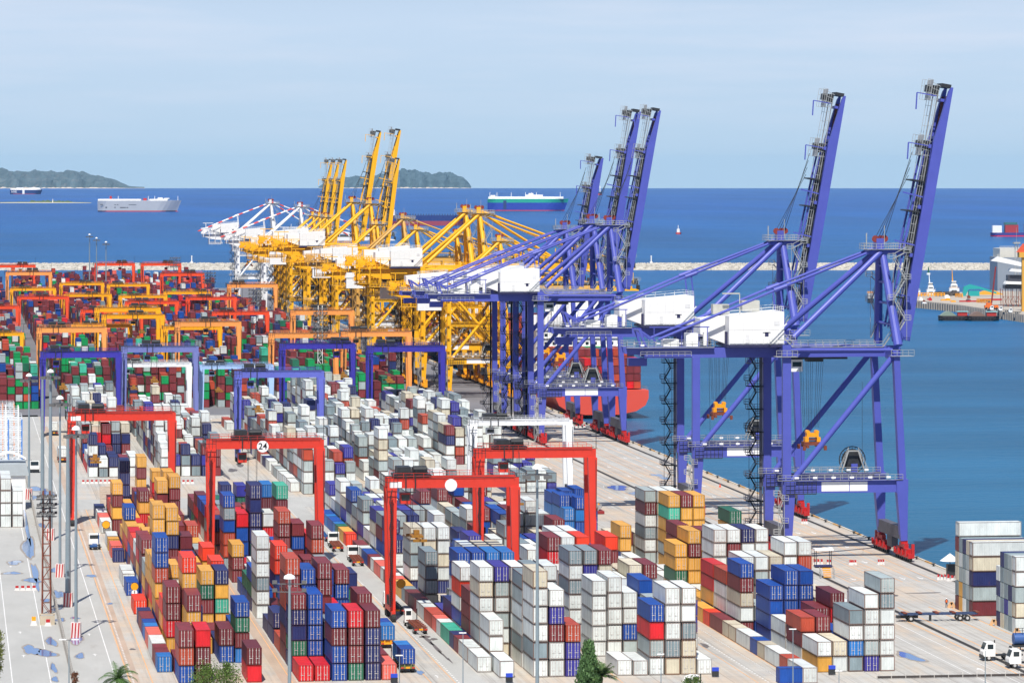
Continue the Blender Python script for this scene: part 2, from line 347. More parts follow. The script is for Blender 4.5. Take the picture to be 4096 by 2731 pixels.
for i, (x, y, w, h) in enumerate([(107, 2105, 8, 60), (115, 2190, 20, 42), (57, 2249, 26, 8), (47, 2291, 28, 6), (140, 2290, 10, 40), (130, 2320, 34, 8), (150, 2345, 8, 14), (232, 2375, 20, 16), (185, 2400, 14, 8),
        (125, 2598, 28, 18), (185, 2612, 36, 12), (205, 2565, 18, 16), (215, 2670, 10, 18), (220, 2715, 10, 12), (320, 2622, 14, 12), (305, 2560, 24, 14), (300, 2470, 14, 5), (165, 2100, 16, 8), (215, 2280, 14, 10), (365, 2302, 22, 4), (440, 2413, 12, 3),
        (240, 2478, 16, 8), (225, 2435, 20, 6), (2470, 1950, 40, 9), (2560, 1975, 40, 8), (2630, 1900, 18, 5), (2660, 1912, 22, 4), (3640, 2625, 34, 16), (1680, 2688, 12, 8), (150, 1955, 30, 8), (190, 1975, 24, 10), (130, 1990, 16, 8)]):
    c = G(x, y); t = c.x * sP + c.y * cP; rx = w * t / F; ry = h * t * t / (H * F)
    blob(pud, c, rx, ry, .022, i); blob(wet, c, rx * 1.3, ry * 1.2, .018, i)
pud.build('puddle', M_PUD)['kind'] = 'structure'; wet.build('damp_patch', M_WET)['kind'] = 'structure'
bpy.data.objects['puddle']['label'] = 'rain water lying in blue puddles on the pale road'
# oil and tyre streaks
ms = MB()
for i, (x, y, w, h) in enumerate([(1712, 2560, 8, 22), (1745, 2590, 7, 26), (1775, 2620, 5, 18), (1700, 2545, 20, 5), (1735, 2555, 16, 4), (1800, 2640, 4, 10), (2820, 2580, 14, 8), (3560, 2380, 40, 3), (3480, 2396, 60, 2), (3700, 2370, 60, 2), (530, 2595, 10, 4), (930, 1880, 20, 6), (960, 1860, 16, 6), (900, 1900, 8, 16), (590, 2560, 10, 2)]):
    c = G(x, y); t = c.x * sP + c.y * cP; blob(ms, c, w * t / F, h * t * t / (H * F), .026, i + 99)
ms.build('oil_stain', mat('oil_dark', srgb(104, 98, 94), rough=.5, noise=.2))['kind'] = 'structure'

# ------------------------------------------------------------------ breakwater, islands
def rock(mbx, c, r, rg):
    vs = []
    for a in range(6):
        th = a * math.pi / 3 + rg.uniform(-.3, .3); k = r * rg.uniform(.7, 1.15); vs.append((c[0] + k * math.cos(th), c[1] + k * math.sin(th), c[2] + rg.uniform(-.25, .2) * r))
    vs.append((c[0] + rg.uniform(-.3, .3) * r, c[1] + rg.uniform(-.3, .3) * r, c[2] + r * rg.uniform(.5, .9)))
    mbx.add(vs, [(i, (i + 1) % 6, 6) for i in range(6)])
    lo = [(v[0] * .0 + c[0] + (v[0] - c[0]) * .85, c[1] + (v[1] - c[1]) * .85, v[2] - r * .7) for v in vs[:6]]
    mbx.add(vs[:6] + lo, [(i, 6 + i, 6 + (i + 1) % 6, (i + 1) % 6) for i in range(6)])
rg = random.Random(3); mb = MB()
def frame_pt(px, t, z): r = ray(px, 0); return (t * r[0], t * r[1], z)
prof = [(3404, -5.6), (3410, -3.8), (3416, -1.6), (3422, -.1), (3428, .7), (3440, .9), (3448, -1.5), (3458, -6)]
xs = list(range(-700, 4600, 12)); o0 = 0
for i, x in enumerate(xs):
    for j, (t, z) in enumerate(prof): mb.v.append(frame_pt(x, t + rg.uniform(-.6, .6), z + rg.uniform(-.5, .3)))
npf = len(prof)
for i in range(len(xs) - 1):
    for j in range(npf - 1): mb.f.append((i * npf + j, (i + 1) * npf + j, (i + 1) * npf + j + 1, i * npf + j + 1)); mb.m.append(0); mb.c.append(None)
for i in range(5200):
    u = rg.random(); k = rg.random() * 3.99; j = int(k); f = k - j
    t = prof[j][0] * (1 - f) + prof[j + 1][0] * f; z = prof[j][1] * (1 - f) + prof[j + 1][1] * f
    rock(mb, frame_pt(-700 + 5290 * u, t, z), rg.uniform(.7, 1.5), rg)
for i in range(1400): rock(mb, frame_pt(-700 + 5290 * rg.random(), rg.uniform(3428, 3440), .7), rg.uniform(.6, 1.1), rg)
tag(mb.build('breakwater', mat('pale_boulders', srgb(176, 172, 162), rough=.9, noise=.35, nscale=.3)), 'long low breakwater of pale boulders crossing the sea', 'breakwater')
for x, lab in ((2605, 'small white beacon standing on breakwater right of the middle blue cranes'), (767, 'small white beacon standing on breakwater left of the white cranes')):
    mb = MB(); p = Vector(frame_pt(x, 3434, 1)); mb.tube(p, p + Vector((0, 0, 1.2)), 1.3, 8); mb.tube(p + Vector((0, 0, 1.2)), p + Vector((0, 0, 5.2)), .45, 8); mb.tube(p + Vector((0, 0, 5.2)), p + Vector((0, 0, 6.2)), .6, 8)
    tag(mb.build('beacon', M_WHITE), lab, 'beacon')
def island(name, label, pts, ybase, depth, m, col_strip=True, seed=1):
    """ridge given by its skyline in the picture, made into a hill with real width and depth"""
    rg = random.Random(seed); t0 = 29500; W = []
    n = 90; x0, x1 = pts[0][0], pts[-1][0]; mb = MB(); NJ = 15
    for i in range(n + 1):
        x = x0 + (x1 - x0) * i / n
        for a, b in zip(pts, pts[1:]):
            if a[0] <= x <= b[0]: y = a[1] + (b[1] - a[1]) * (x - a[0]) / (b[0] - a[0])
        zt = (ybase - y) * (t0 + depth * .5) / F
        for j in range(NJ + 1):
            v = j / NJ; hgt = max(0, math.sin(math.pi * min(1, v * 1.0)) ** .8) * zt * (.12 if j == 1 else 1) * (1 + .10 * math.sin(i * .9 + j) * (v < .48)) + rg.uniform(-.03, .03) * zt
            base = -3.5 - t0 * t0 / 2 / RE - 2; p = frame_pt(x + rg.uniform(-2, 2), t0 + depth * (v + .06 * math.sin(i * .5)), base + max(0, hgt) + (2.5 if 0 < j < NJ else 0)); mb.v.append(p)
    for i in range(n):
        for j in range(NJ): mb.f.append((i * (NJ + 1) + j, (i + 1) * (NJ + 1) + j, (i + 1) * (NJ + 1) + j + 1, i * (NJ + 1) + j + 1)); mb.m.append(1 if (j == 0 and col_strip) else 0); mb.c.append(None)
    o = mb.build(name, [m, mat('beach_sand', srgb(225, 205, 185), noise=.05)]); o['kind'] = 'structure'; o['label'] = label; return o
def forest(name, a, b, thr): return mat(name, a, rough=.95, noise=.35, nscale=.012, dirt=(b, thr, .6), spec=.1)  # island greens lightened and blued, distance haze partly painted into the slope colour
island('hill', 'low forested island on the horizon at the left edge', [(-260, 730), (-120, 690), (0, 676), (70, 688), (160, 684), (230, 690), (290, 682), (330, 690), (400, 706), (450, 716), (490, 732), (515, 744), (578, 749)], 750, 1800, forest('left_island_haze_tinted_slope', srgb(78, 94, 100), srgb(122, 116, 112), .5), seed=2)
island('hill', 'forested island on the horizon behind the yellow cranes', [(1274, 748), (1300, 728), (1340, 712), (1420, 706), (1500, 702), (1560, 690), (1590, 680), (1640, 678), (1690, 688), (1730, 696), (1780, 688), (1810, 694), (1850, 710), (1872, 726), (1884, 748)], 750, 1600, forest('middle_island_haze_tinted_slope', srgb(76, 94, 102), srgb(104, 104, 102), .56), seed=5)
def far_hill(pts, tt, lab, s):
    rg = random.Random(s); mb = MB(); n = 50; x0, x1 = pts[0][0], pts[-1][0]; base = -3.5 - tt * tt / 2 / RE
    for i in range(n + 1):
        x = x0 + (x1 - x0) * i / n
        for a, b in zip(pts, pts[1:]):
            if a[0] <= x <= b[0]: y = a[1] + (b[1] - a[1]) * (x - a[0]) / (b[0] - a[0])
        z = H - (y - V) * (tt + 1500) / F
        mb.v += [frame_pt(x, tt, base - 60), frame_pt(x, tt + 1500, z), frame_pt(x, tt + 3000, base - 60)]
    for i in range(n):
        for j in range(2): mb.f.append((i * 3 + j, i * 3 + 3 + j, i * 3 + 4 + j, i * 3 + 1 + j)); mb.m.append(0); mb.c.append(None)
    o = mb.build('hill', mat('distant_land', srgb(90, 110, 100), rough=.95)); o['kind'] = 'structure'; o['label'] = lab
#far_hill([(3480, 752), (3530, 733), (3570, 726), (3600, 734), (3640, 752)], 33000, 'very faint far island right of the tall blue boom', 1)
#far_hill([(3700, 752), (3740, 731), (3790, 734), (3850, 744), (3900, 752)], 34000, 'very faint far island at the right of the horizon', 2)
c0, t0 = sea(180, 812); mb = MB(); rg = random.Random(9); n = 60
for i in range(n + 1):
    x = -60 + 425 * i / n; w = max(0, math.sin(math.pi * (i / n))) ** .5
    tree_h = (5 if 25 < i < 50 else 1.4) * rg.uniform(.6, 1.3) * w
    for dt, z in ((-30, -.6), (0, .9 * w), (45, 1.2 * w), (50, 1.2 * w + tree_h), (120, 1.2 * w + tree_h * .8), (150, -.8)): mb.v.append(frame_pt(x, t0 + dt, c0.z + z))
for i in range(n):
    for j in range(5): mb.f.append((i * 6 + j, i * 6 + 6 + j, i * 6 + 7 + j, i * 6 + 1 + j)); mb.m.append(1 if j < 2 else 0); mb.c.append(None)
o = mb.build('islet', [mat('islet_scrub', srgb(74, 92, 62), rough=.9, noise=.3, nscale=.2), mat('islet_sand', srgb(205, 192, 165), rough=.9)]); o['kind'] = 'structure'; o['label'] = 'flat sandy islet with green scrub near the left edge'
p = Vector(frame_pt(211, t0 + 30, c0.z + 1)); mb = MB(); mb.tube(p, p + Vector((0, 0, 7)), 1.2, 6, r2=.7); mb.tube(p + Vector((0, 0, 7)), p + Vector((0, 0, 9)), 1, 6)
tag(mb.build('lighthouse', M_WHITE), 'small white light tower standing on the flat sandy islet', 'lighthouse')

# ------------------------------------------------------------------ containers
PAL = {k: srgb(*v) for k, v in dict(M=(122, 50, 54), D=(104, 42, 48), R=(198, 32, 40), O=(224, 62, 36), C=(176, 72, 50), Y=(216, 160, 70), N=(40, 48, 98), B=(24, 72, 152),
       L=(38, 112, 182), G=(38, 104, 80), g=(16, 142, 78), T=(66, 174, 146), W=(212, 218, 216), w=(202, 194, 172), S=(126, 142, 148), P=(222, 104, 90), V=(58, 56, 142), a=(160, 172, 172)).items()}
CN = dict(M='maroon', D='dark maroon', R='bright red', O='orange red', C='rust brown', Y='mustard yellow', N='navy blue', B='blue', L='light blue', G='dark green', g='bright green', T='turquoise green',
          W='white', w='cream', S='grey', P='salmon pink', V='violet blue', a='pale grey')
ORD = 'first second third fourth fifth sixth seventh eighth ninth tenth eleventh twelfth thirteenth fourteenth fifteenth sixteenth seventeenth eighteenth nineteenth twentieth'.split()
REG = {'1': (0, 2000, 1100 / 2352), '2': (1000, 2000, 1100 / 2352), '3': (2000, 2000, 1100 / 2352), '4': (3000, 2000, 1096 / 2352),
       'a': (0, 1350, 1100 / 2352), 'b': (1000, 1350, 1100 / 2352), 'c': (2000, 1350, 1100 / 2352), 'x': (300, 1950, 400 / 1568), 'y': (400, 2331, 400 / 1568), 'z': (1100, 1950, 400 / 1568)}
COLX = {'A': (33.6, 2.75), 'B': (55.8, 2.75), 'C': (86.2, 2.75), 'D': (108.5, 2.70), 'E': (139.5, 2.68)}
BLK = {'A': 'leftmost front block', 'B': 'second front block', 'C': 'middle front block', 'D': 'fourth front block', 'E': 'front block nearest quay'}
ROW0, ROWP = 651.0, 13.05
# one stack seen in the photograph per line: picture crop, block, left edge and top of its door end there, colours from the top down [, height]
ENT = """y A 1245 745 MCB 3
y A 1518 720 RMM 3
1 A 1893 1117 MB 2
1 A 2095 1235 MR 2
1 A 2033 1005 BGML 4
1 A 1860 625 NYTY
1 A 1995 625 YMM
1 A 1722 617 YGM
1 A 1580 778 MYM
1 A 1437 765 MMRY
1 A 1300 690 YM
1 A 1285 460 YY
1 A 1430 568 YW
1 A 1408 325 WY
1 A 1543 460 OY
1 A 1215 453 WWR
1 A 1140 440 CR
1 A 1215 345 M
1 A 1325 320 B
x A 783 255 MY
x A 990 40 MYRR
x A 1205 255 YYY
x A 1405 270 YY
x A 858 595 NNR
a A 965 1250 YMY
a A 1172 1015 YMY
a A 1290 1125 YR
a A 1390 1125 YR
a A 1338 1212 YM
a A 1455 1212 YM
a A 1030 1060 NNNN
1 A 1485 222 MM
1 A 1600 222 CM
1 A 1548 318 M
2 B 403 1390 R 1
2 B 545 1390 R 1
2 B 695 935 BMBB 4
2 B 840 935 RMMG 4
2 B 985 935 MNNN 4
2 B 1128 1395 P 1
2 B 350 795 MNNG
2 B 485 805 BBBB
z B 183 1333 TN
z B 460 1327 BB
z B 713 1320 BB
z B 985 1320 MB
2 B 893 768 MB
z B 173 1103 CM
z B 430 1105 MM
z B 672 1178 M
2 B 200 372 OONO
2 B 48 295 WWWSW
1 B 2012 97 RBBB
1 B 2132 97 RWT
2 B 112 95 WR
2 B 240 93 CMM
2 B 358 195 MB
a B 1920 1360 BSBC
a B 1893 1262 NN
a B 2022 1262 VG
a B 2140 1262 NN
b B 115 1262 LM
b B 222 1262 TM
2 C 2000 1345 W 1
2 C 2130 1345 W 1
2 C 1880 783 MMM
2 C 1858 685 B
3 C 165 618 SWWWSW 6
3 C 300 615 WWWWSW 6
3 C 430 765 WVMWW 5
3 C 575 1070 CVV 3
3 D 890 635 WWWWW 5
3 D 1018 760 WWBW 4
3 D 1000 1360 W 1
3 D 1298 900 BRWW 4
3 D 1418 745 WWWSW 5
3 D 1558 745 WWSWW 5
3 D 1695 1370 W 1
3 D 1130 1360 W 1"""
BOX = []            # dicts: x,y,z,l,w,h,c, door, label, rz
def addbox(x, y, z, l, th, c, door=True, label=None, rz=0, blk='', key=None):
    BOX.append(dict(x=x, y=y, z=z, l=l, h=th, c=c, door=door, label=label, rz=rz, key=key))
rgc = random.Random(11)
occ = {}
# stacks whose row and bay can be counted directly: block, row, bay, tiers, colours from the top
for q in '''C 1 2 6 WWWWWW,C 1 1 3 WWW,C 2 2 6 VWWWWW,C 3 2 6 WWaW,C 4 2 6 SaWW,C 5 2 6 WSWW,C 2 6 5 BBWW,C 3 6 5 BWBW,C 4 6 5 LLSW,C 5 6 5 LWWM,C 1 8 4 SSWW,C 1 10 5 WWSW,C 2 10 5 WWaW,C 3 10 5 WWWW,C 1 4 5 WOWBW,C 3 7 5 WW,C 4 7 5 WW,C 5 7 5 WW,D 0 6 6 MR,D 1 6 6 WW,D 2 6 6 OO,D 3 6 5 MM,D 4 6 6 OM,D 0 4 6 SWSWW,D 1 4 6 SVWWWW,D 2 4 6 MWWW,D 3 4 4 WWWW,D 4 4 5 WW,D 5 4 5 MW,D 3 2 5 BBWW,D 0 2 5 WWWW,D 5 10 4 YR,E 1 0 2 WY,E 2 0 2 wW,E 3 0 4 SWLS,E 4 0 5 WWWWV,E 5 0 6 WSWWWW,E 0 1 3 RMW,E 1 1 3 CMW,E 2 1 3 MMW,E 3 2 3 MMM,E 4 2 4 MRMW,E 1 3 4 BBBB,E 2 3 5 BBBBW,E 3 3 5 BBBBM,E 0 4 5 BMWWM,E 0 5 4 CWWS,E 1 5 5 WWWaM,E 2 5 5 WWWWW,E 3 5 5 wWWaW,E 4 5 6 WWWWWW,E 5 5 6 WCWWaW,E 1 7 6 WWWWSW,E 2 7 6 WMWWWa,E 3 7 6 NWWWaW,E 4 7 6 WWWwWW,E 0 6 4 RRYW,E 0 9 4 YYGY,E 1 9 5 YMYYM,E 2 9 5 MYYMW,E 1 10 5 MMYYW,E 5 10 6 GYYYMM,E 3 13 6 YTYYWY,E 4 13 6 MYYWYM,E 5 13 6 YYYYWM,E 2 14 6 WMWSWW,E 3 14 6 WWWWWW,E 4 14 6 WWWSWW,D 4 11 5 MM,D 2 7 6 WW,D 3 7 5 VW,D 1 7 6 WW'''.split(','):
    bl, k, j, n, cs = q.split(); occ[(bl, int(k), int(j))] = (int(n), 2.59 if bl == 'E' else 2.62 if int(n) > 4 else 2.7, cs, True)
for ln in ENT.strip().splitlines():
    p = ln.split(); o = REG[p[0]]; px = o[0] + float(p[2]) * o[2]; py = o[1] + float(p[3]) * o[2]; cs = p[4]; bl = p[1]; best = None
    for b2 in ([bl] if len(p) > 5 else [bl] + [q for q in 'ABCDE' if abs(ord(q) - ord(bl)) == 1]):
        for n in ([int(p[5])] if len(p) > 5 else range(len(cs), 7)):
            for k in range(6):
                Y, t = on_x(px, COLX[b2][0] + COLX[b2][1] * k); z = H - (py - V) * t / F; th = z / n
                j = round((Y - ROW0) / ROWP)
                if j < 0 or (b2, k, j) in occ: continue
                d = max(0, 2.58 - th, th - 2.92) * 6 + abs(th - 2.74) * .4 + abs(Y - ROW0 - j * ROWP) / ROWP * 1.2 + (.5 if b2 != bl else 0) + .03 * n
                if best is None or d < best[0]: best = (d, b2, k, j, n, min(2.93, max(2.57, th)))
    if best: occ[best[1:4]] = (best[4], best[5], cs, True)
# which slots may still be filled: only where the stacks that the photograph shows hide them
QW, QH = 1024, 683
zb = np.full((QH, QW), 1e9); idb = np.full((QH, QW), -1, int)
def faces_of(b):
    x0, y0, z0 = b['x'], b['y'], b['z']; 
    if b['rz']: x1, y1 = x0 + b['l'], y0 + 2.44
    else: x1, y1 = x0 + 2.44, y0 + b['l']
    z1 = z0 + b['h'] - .12
    return [[(x0, y0, z0), (x1, y0, z0), (x1, y0, z1), (x0, y0, z1)], [(x0, y0, z0), (x0, y1, z0), (x0, y1, z1), (x0, y0, z1)], [(x0, y0, z1), (x1, y0, z1), (x1, y1, z1), (x0, y1, z1)]]
def raster(b, write=None):
    seen = 0; tot = 0; front = 0
    for fc in faces_of(b):
        P = [proj(*v) for v in fc]; t = sum(p[2] for p in P) / 4; xs = np.array([p[0] / 4 for p in P]); ys = np.array([p[1] / 4 for p in P])
        a, c = int(max(0, xs.min())), int(min(QW - 1, xs.max())); d, e_ = int(max(0, ys.min())), int(min(QH - 1, ys.max()))
        if a > c or d > e_ or xs.max() < 0 or ys.max() < 0: continue
        gx, gy = np.meshgrid(np.arange(a, c + 1) + .5, np.arange(d, e_ + 1) + .5); m1 = np.ones(gx.shape, bool); m2 = m1.copy()
        for i in range(4):
            s = (xs[(i + 1) % 4] - xs[i]) * (gy - ys[i]) - (ys[(i + 1) % 4] - ys[i]) * (gx - xs[i]); m1 &= s >= 0; m2 &= s <= 0
        m = m1 | m2; zz = zb[d:e_ + 1, a:c + 1]; vis = m & (t < zz); tot += m.sum(); seen += vis.sum(); front += (vis & (zz < 1e8)).sum()
        if write is not None: zz[vis] = t; idb[d:e_ + 1, a:c + 1][vis] = write
    return tot, seen, front
def slot_boxes(bl, k, j, n, th, cs, real):
    X = COLX[bl][0] + COLX[bl][1] * k; Y = ROW0 + ROWP * j; r2 = random.Random(hash((ord(bl), k, j)) & 0xffff); out = []
    pal = PALS[bl]
    for q in range(n):
        i = n - 1 - q; c = cs[i] if i < len(cs) else r2.choice(pal) if not real or r2.random() < .4 else r2.choice(cs)
        if c == 'W': c = r2.choice('WWWWWaw')
        if c == 'M': c = r2.choice('MMMD')
        out.append(dict(x=X + r2.uniform(-.05, .05), y=Y + r2.uniform(-.12, .12), z=q * th, l=12.19, h=th, c=c, door=r2.random() < .86, label=None, rz=0, key=(bl, k, j, q, n)))
    return out
PALS = {'A': 'MMMYYRCBNWO', 'B': 'MMRBBNNWSCG', 'C': 'WWWWaSBMNV', 'D': 'WWWWaSwMBV', 'E': 'WWWaSYMBCw'}
for k_, v in occ.items():
    for b in slot_boxes(*k_, *v): raster(b, 1)
LASTROW = {'A': 23, 'B': 23, 'C': 24, 'D': 26, 'E': 15}
extra = {}; hbase = {}
for j in range(0, 27):
    for bl in 'ABCDE':
        if j > LASTROW[bl]: continue
        for k in range(1 if bl in 'AC' else 0, 6):
            if (bl, k, j) in occ: continue
            rowbase = hbase.setdefault((bl, j // 2), rgc.choice((2, 3, 3, 4, 4))); want = max(1, min(5, rowbase + rgc.choice((-2, -1, 0, 0, 0, 0, 0, 0, 1)))); cs = ''.join(rgc.choice(PALS[bl]) for _ in range(want)); n = 0
            for n_ in range(1, want + 1):
                b = slot_boxes(bl, k, j, n_, 2.75, cs, False)[-1]; tot, seen, front = raster(b)
                if tot and front > .12 * tot: break
                if j < 4 and tot and seen > .3 * tot: break
                n = n_
            if n:
                extra[(bl, k, j)] = (n, 2.75, cs, False)
                for b in slot_boxes(bl, k, j, n, 2.75, cs, False): raster(b, 1)
occ.update(extra)
for k_, v in occ.items(): BOX += slot_boxes(*k_, *v)
# single rows standing on the ground beside the lanes, read along the row: distance, length, colour
LANES = [('A', 0, [(663.5, 20, 'L'), (669.8, 20, 'M'), (676, 20, 'M'), (682.6, 40, 'W'), (695.3, 40, 'P'), (708, 20, 'L'), (714.2, 20, 'B'), (720.4, 40, 'M'), (733, 20, 'N'), (750, 40, 'O'), (782.6, 40, 'B'), (800, 20, 'W'), (807, 40, 'W'),
                   (848.8, 20, 'N'), (859, 40, 'P'), (874.7, 20, 'Y'), (882, 40, 'W'), (916.5, 40, 'W'), (929.3, 40, 'P'), (942, 40, 'W'), (955, 40, 'N')]),
         ('C', 0, [(664, 40, 'W'), (677, 40, 'W'), (690, 20, 'M'), (696.3, 20, 'N'), (702.6, 40, 'T'), (715.4, 20, 'W'), (721.7, 20, 'P'), (728, 40, 'C'), (740.6, 20, 'W'), (747, 20, 'W'), (753.4, 40, 'M'), (766, 20, 'D'), (772.4, 20, 'S'), (778.8, 40, 'Y'),
                   (792, 20, 'P'), (798.4, 20, 'W'), (805, 20, 'M'), (811.4, 20, 'W'), (818, 40, 'P'), (831, 20, 'W'), (837.4, 20, 'M'), (844, 40, 'B'), (857, 20, 'W'), (863.5, 40, 'M'), (890, 20, 'O'), (896.4, 40, 'Y'), (909.6, 20, 'G'), (916, 20, 'L'), (922.6, 40, 'B'), (936, 20, 'L'), (942.6, 40, 'B')]),
         ('E', 0, [(652.4, 40, 'W'), (665.5, 20, 'C'), (671.8, 40, 'W'), (684.6, 20, 'w'), (691, 20, 'B'), (697.4, 40, 'W'), (710.4, 20, 'w'), (716.8, 20, 'w'), (723, 40, 'M'), (736, 20, 'O'), (742.5, 40, 'Y')])]
for bl, k, seq in LANES:
    for key in [q for q in list(occ) if q[0] == bl and q[1] == k]:
        if bl in 'AC' or bl == 'E' and key[2] < 3:
            BOX = [b for b in BOX if b['key'][:3] != key]; occ.pop(key)
    X = COLX[bl][0] + COLX[bl][1] * k - (2.75 if bl == 'E' else 0)
    for i, (t, L, c) in enumerate(seq):
        Y = t * (cP - sP * .1) if bl == 'E' else t * (1.004 if bl == 'A' else .992)
        BOX.append(dict(x=X, y=Y, z=0, l=12.19 if L == 40 else 6.06, h=2.7, c=c, door=True, label=None, rz=0, key=('lane' + bl, i, 0, 0, 1)))
# the stack of long boxes lying across, beside the quay at the right edge
rows = ['MYWW', 'SYSa', 'WaWS', 'SaWW', 'aSWa', 'W']
Fs = [('WMSNw', 'wwwNa', 0)]
cf = G(3890, 2464); XF = cf.x
def across(x, y, cols, nm, l=12.19):
    for q, c in enumerate(cols): BOX.append(dict(x=x, y=y, z=q * 2.78, l=l, h=2.78, c=c, door=False, label=None, rz=1, key=(nm, q, 0, q, len(cols))))
across(XF, cf.y, 'DaNwW', 'F0'); 
for i, cols in enumerate(('SaWaw', 'WSaSN', 'YYaWS', 'DSwwMW'[:6])): across(XF + .1, cf.y + 2.75 * (i + 1), cols, 'F%d' % (i + 1))
BOX[-1]['y'] -= .3
cg = G(4062, 2533)
for i, cols in enumerate(('WwaWW', 'SaNaa', 'aVSaS', 'wSaSN', 'NaNWN'[:4])): across(cg.x, cg.y + 2.75 * i, cols, 'G%d' % i)
# one box on its own, seen side-on at the bottom of the picture
c0 = G(3116, 2733); BOX.append(dict(x=c0.x, y=c0.y, z=0, l=6.06, h=2.6, c='B', door=False, label='blue container seen from its long side at the bottom edge of the picture', rz=1, key=('H', 0, 0, 0, 1)))
#BOX.append(dict(x=c0.x - 8.6, y=c0.y + .2, z=0, l=3.4, h=2.6, c='B', door=False, label='dark blue box at the bottom edge, left of the long blue container', rz=1, key=('H2', 0, 0, 0, 1)))

# the yards behind: rows of blocks out to the water
def field(x0, ncol, pitch, ya, yb, hmean, pal, seed, gap=0.0, hs=1.1, nose=None):
    r2 = random.Random(seed); y = ya; rowh = hmean
    while y < yb:
        L = 12.19 if r2.random() < .72 else 6.06
        rowh = .65 * rowh + .35 * r2.gauss(hmean + .3, 1.2)
        for k in range(ncol):
            n = max(0, min(6, round(rowh) + (0 if r2.random() < .68 else round(r2.gauss(0, hs)))))
            if r2.random() < gap: n = 0
            th = r2.choice((2.6, 2.75, 2.9)); c0_ = r2.choice(pal)
            for q in range(n):
                c = c0_ if r2.random() < .35 else r2.choice(pal)
                BOX.append(dict(x=x0 + pitch * k, y=y + r2.uniform(-.15, .15), z=q * th, l=L, h=th, c=c, door=r2.random() < .8, label=None, rz=0, key=('f', seed, k, q, n)))
        y += L + .55
WH = 'WWWWWWWWWaaaawwSSSMVNC'
field(36.3, 5, 2.75, 1086, 1140, 1.6, 'MNRNSWMMWNWBR', 101, hs=.8); field(36.3, 5, 2.75, 1141, 1290, 4.2, WH + 'NM', 102, .1)
field(55.8, 6, 2.75, 1086, 1125, 3.2, WH + 'NMM', 103); field(55.8, 6, 2.75, 1126, 1290, 3.4, WH + 'MNMC', 104, .12)
field(88.9, 5, 2.75, 1022, 1290, 3.4, WH, 105, .05); field(86.2, 1, 2.75, 1030, 1290, 1, WH, 106, hs=.05)
field(108.5, 6, 2.7, 1012, 1110, 3.2, WH + 'WW', 107, .05); field(108.5, 6, 2.7, 1111, 1300, 4.3, WH + 'WWW', 108, .04)
field(134.2, 1, 2.7, 1120, 1250, 1, WH, 109, hs=.05); field(137.5, 6, 2.68, 1118, 1300, 4.2, WH + 'WNM', 110, .06)
field(138.5, 3, 2.68, 905, 930, 2, 'BBBL', 111, hs=.3); field(141, 5, 2.68, 1020, 1060, 2.3, 'WWaSV', 112, .1)
T2 = 'MMMMMDDMggggGCWaNMTB'; T3 = 'MMMMDDDRMCNNNSWaBGMP'; T4 = 'MMDMRNNBMCMDMNWPgD'
XS = [(16, 5), (38.5, 6), (61, 7), (86, 7), (112, 7), (138, 7)]
for i, (x0, nc) in enumerate(XS):
    field(x0, nc, 2.72, 1395, 1500, 4.1, T2, 200 + i, .05); field(x0, nc, 2.72, 1520, 1690, 3.7, T2 + 'NMS', 210 + i, .08)
    field(x0, nc, 2.72, 1730, 2030, 3.7, T3, 220 + i, .08); field(x0, nc, 2.72, 2075, 2330, 4, T4, 230 + i, .08); field(x0, nc, 2.72, 2370, 2690, 4, T4, 240 + i, .1)
field(-12, 8, 2.72, 1395, 1500, 3, T2, 260, .1); field(-12, 8, 2.72, 1560, 2680, 4, T3, 261, .15)

# boxes on the deck of the container ship: later joined to the same lot, so their list is made here
SHIPX, SHIPY = 207.4, 1372.0
def deck(x0, ncol, y0, y1, z0, hmin, hmax, pal, seed):
    r2 = random.Random(seed); y = y0
    while y < y1:
        n0 = r2.randint(hmin, hmax)
        for k in range(ncol):
            n = n0 - (1 if k in (0, ncol - 1) and r2.random() < .5 else 0)
            for q in range(n): BOX.append(dict(x=x0 + 2.5 * k, y=y, z=z0 + q * 2.65, l=12.19, h=2.65, c=r2.choice(pal), door=True, label=None, rz=0, key=('ship', k, 0, q, n)))
        y += 13.4
SP = 'CMMMCRPMCMRMM'
deck(SHIPX, 12, SHIPY + 2, SHIPY + 10, 6.6, 4, 4, SP, 301); deck(SHIPX, 12, SHIPY + 16, SHIPY + 40, 6.6, 5, 5, SP + 'ggNW', 302); deck(SHIPX, 12, SHIPY + 75, SHIPY + 215, 6.6, 6, 7, SP + 'gMMMD', 303)
for i_, xx in enumerate((8.2, 10.95, 13.7)):
    for j_ in range(2):
        for q_ in range(4 if i_ < 2 else 3): BOX.append(dict(x=xx, y=938 + 12.6 * j_, z=2.88 * q_, l=12.19, h=2.88, c='W', door=True, label=None, rz=0, key=('reef', i_, j_, q_, 4)))

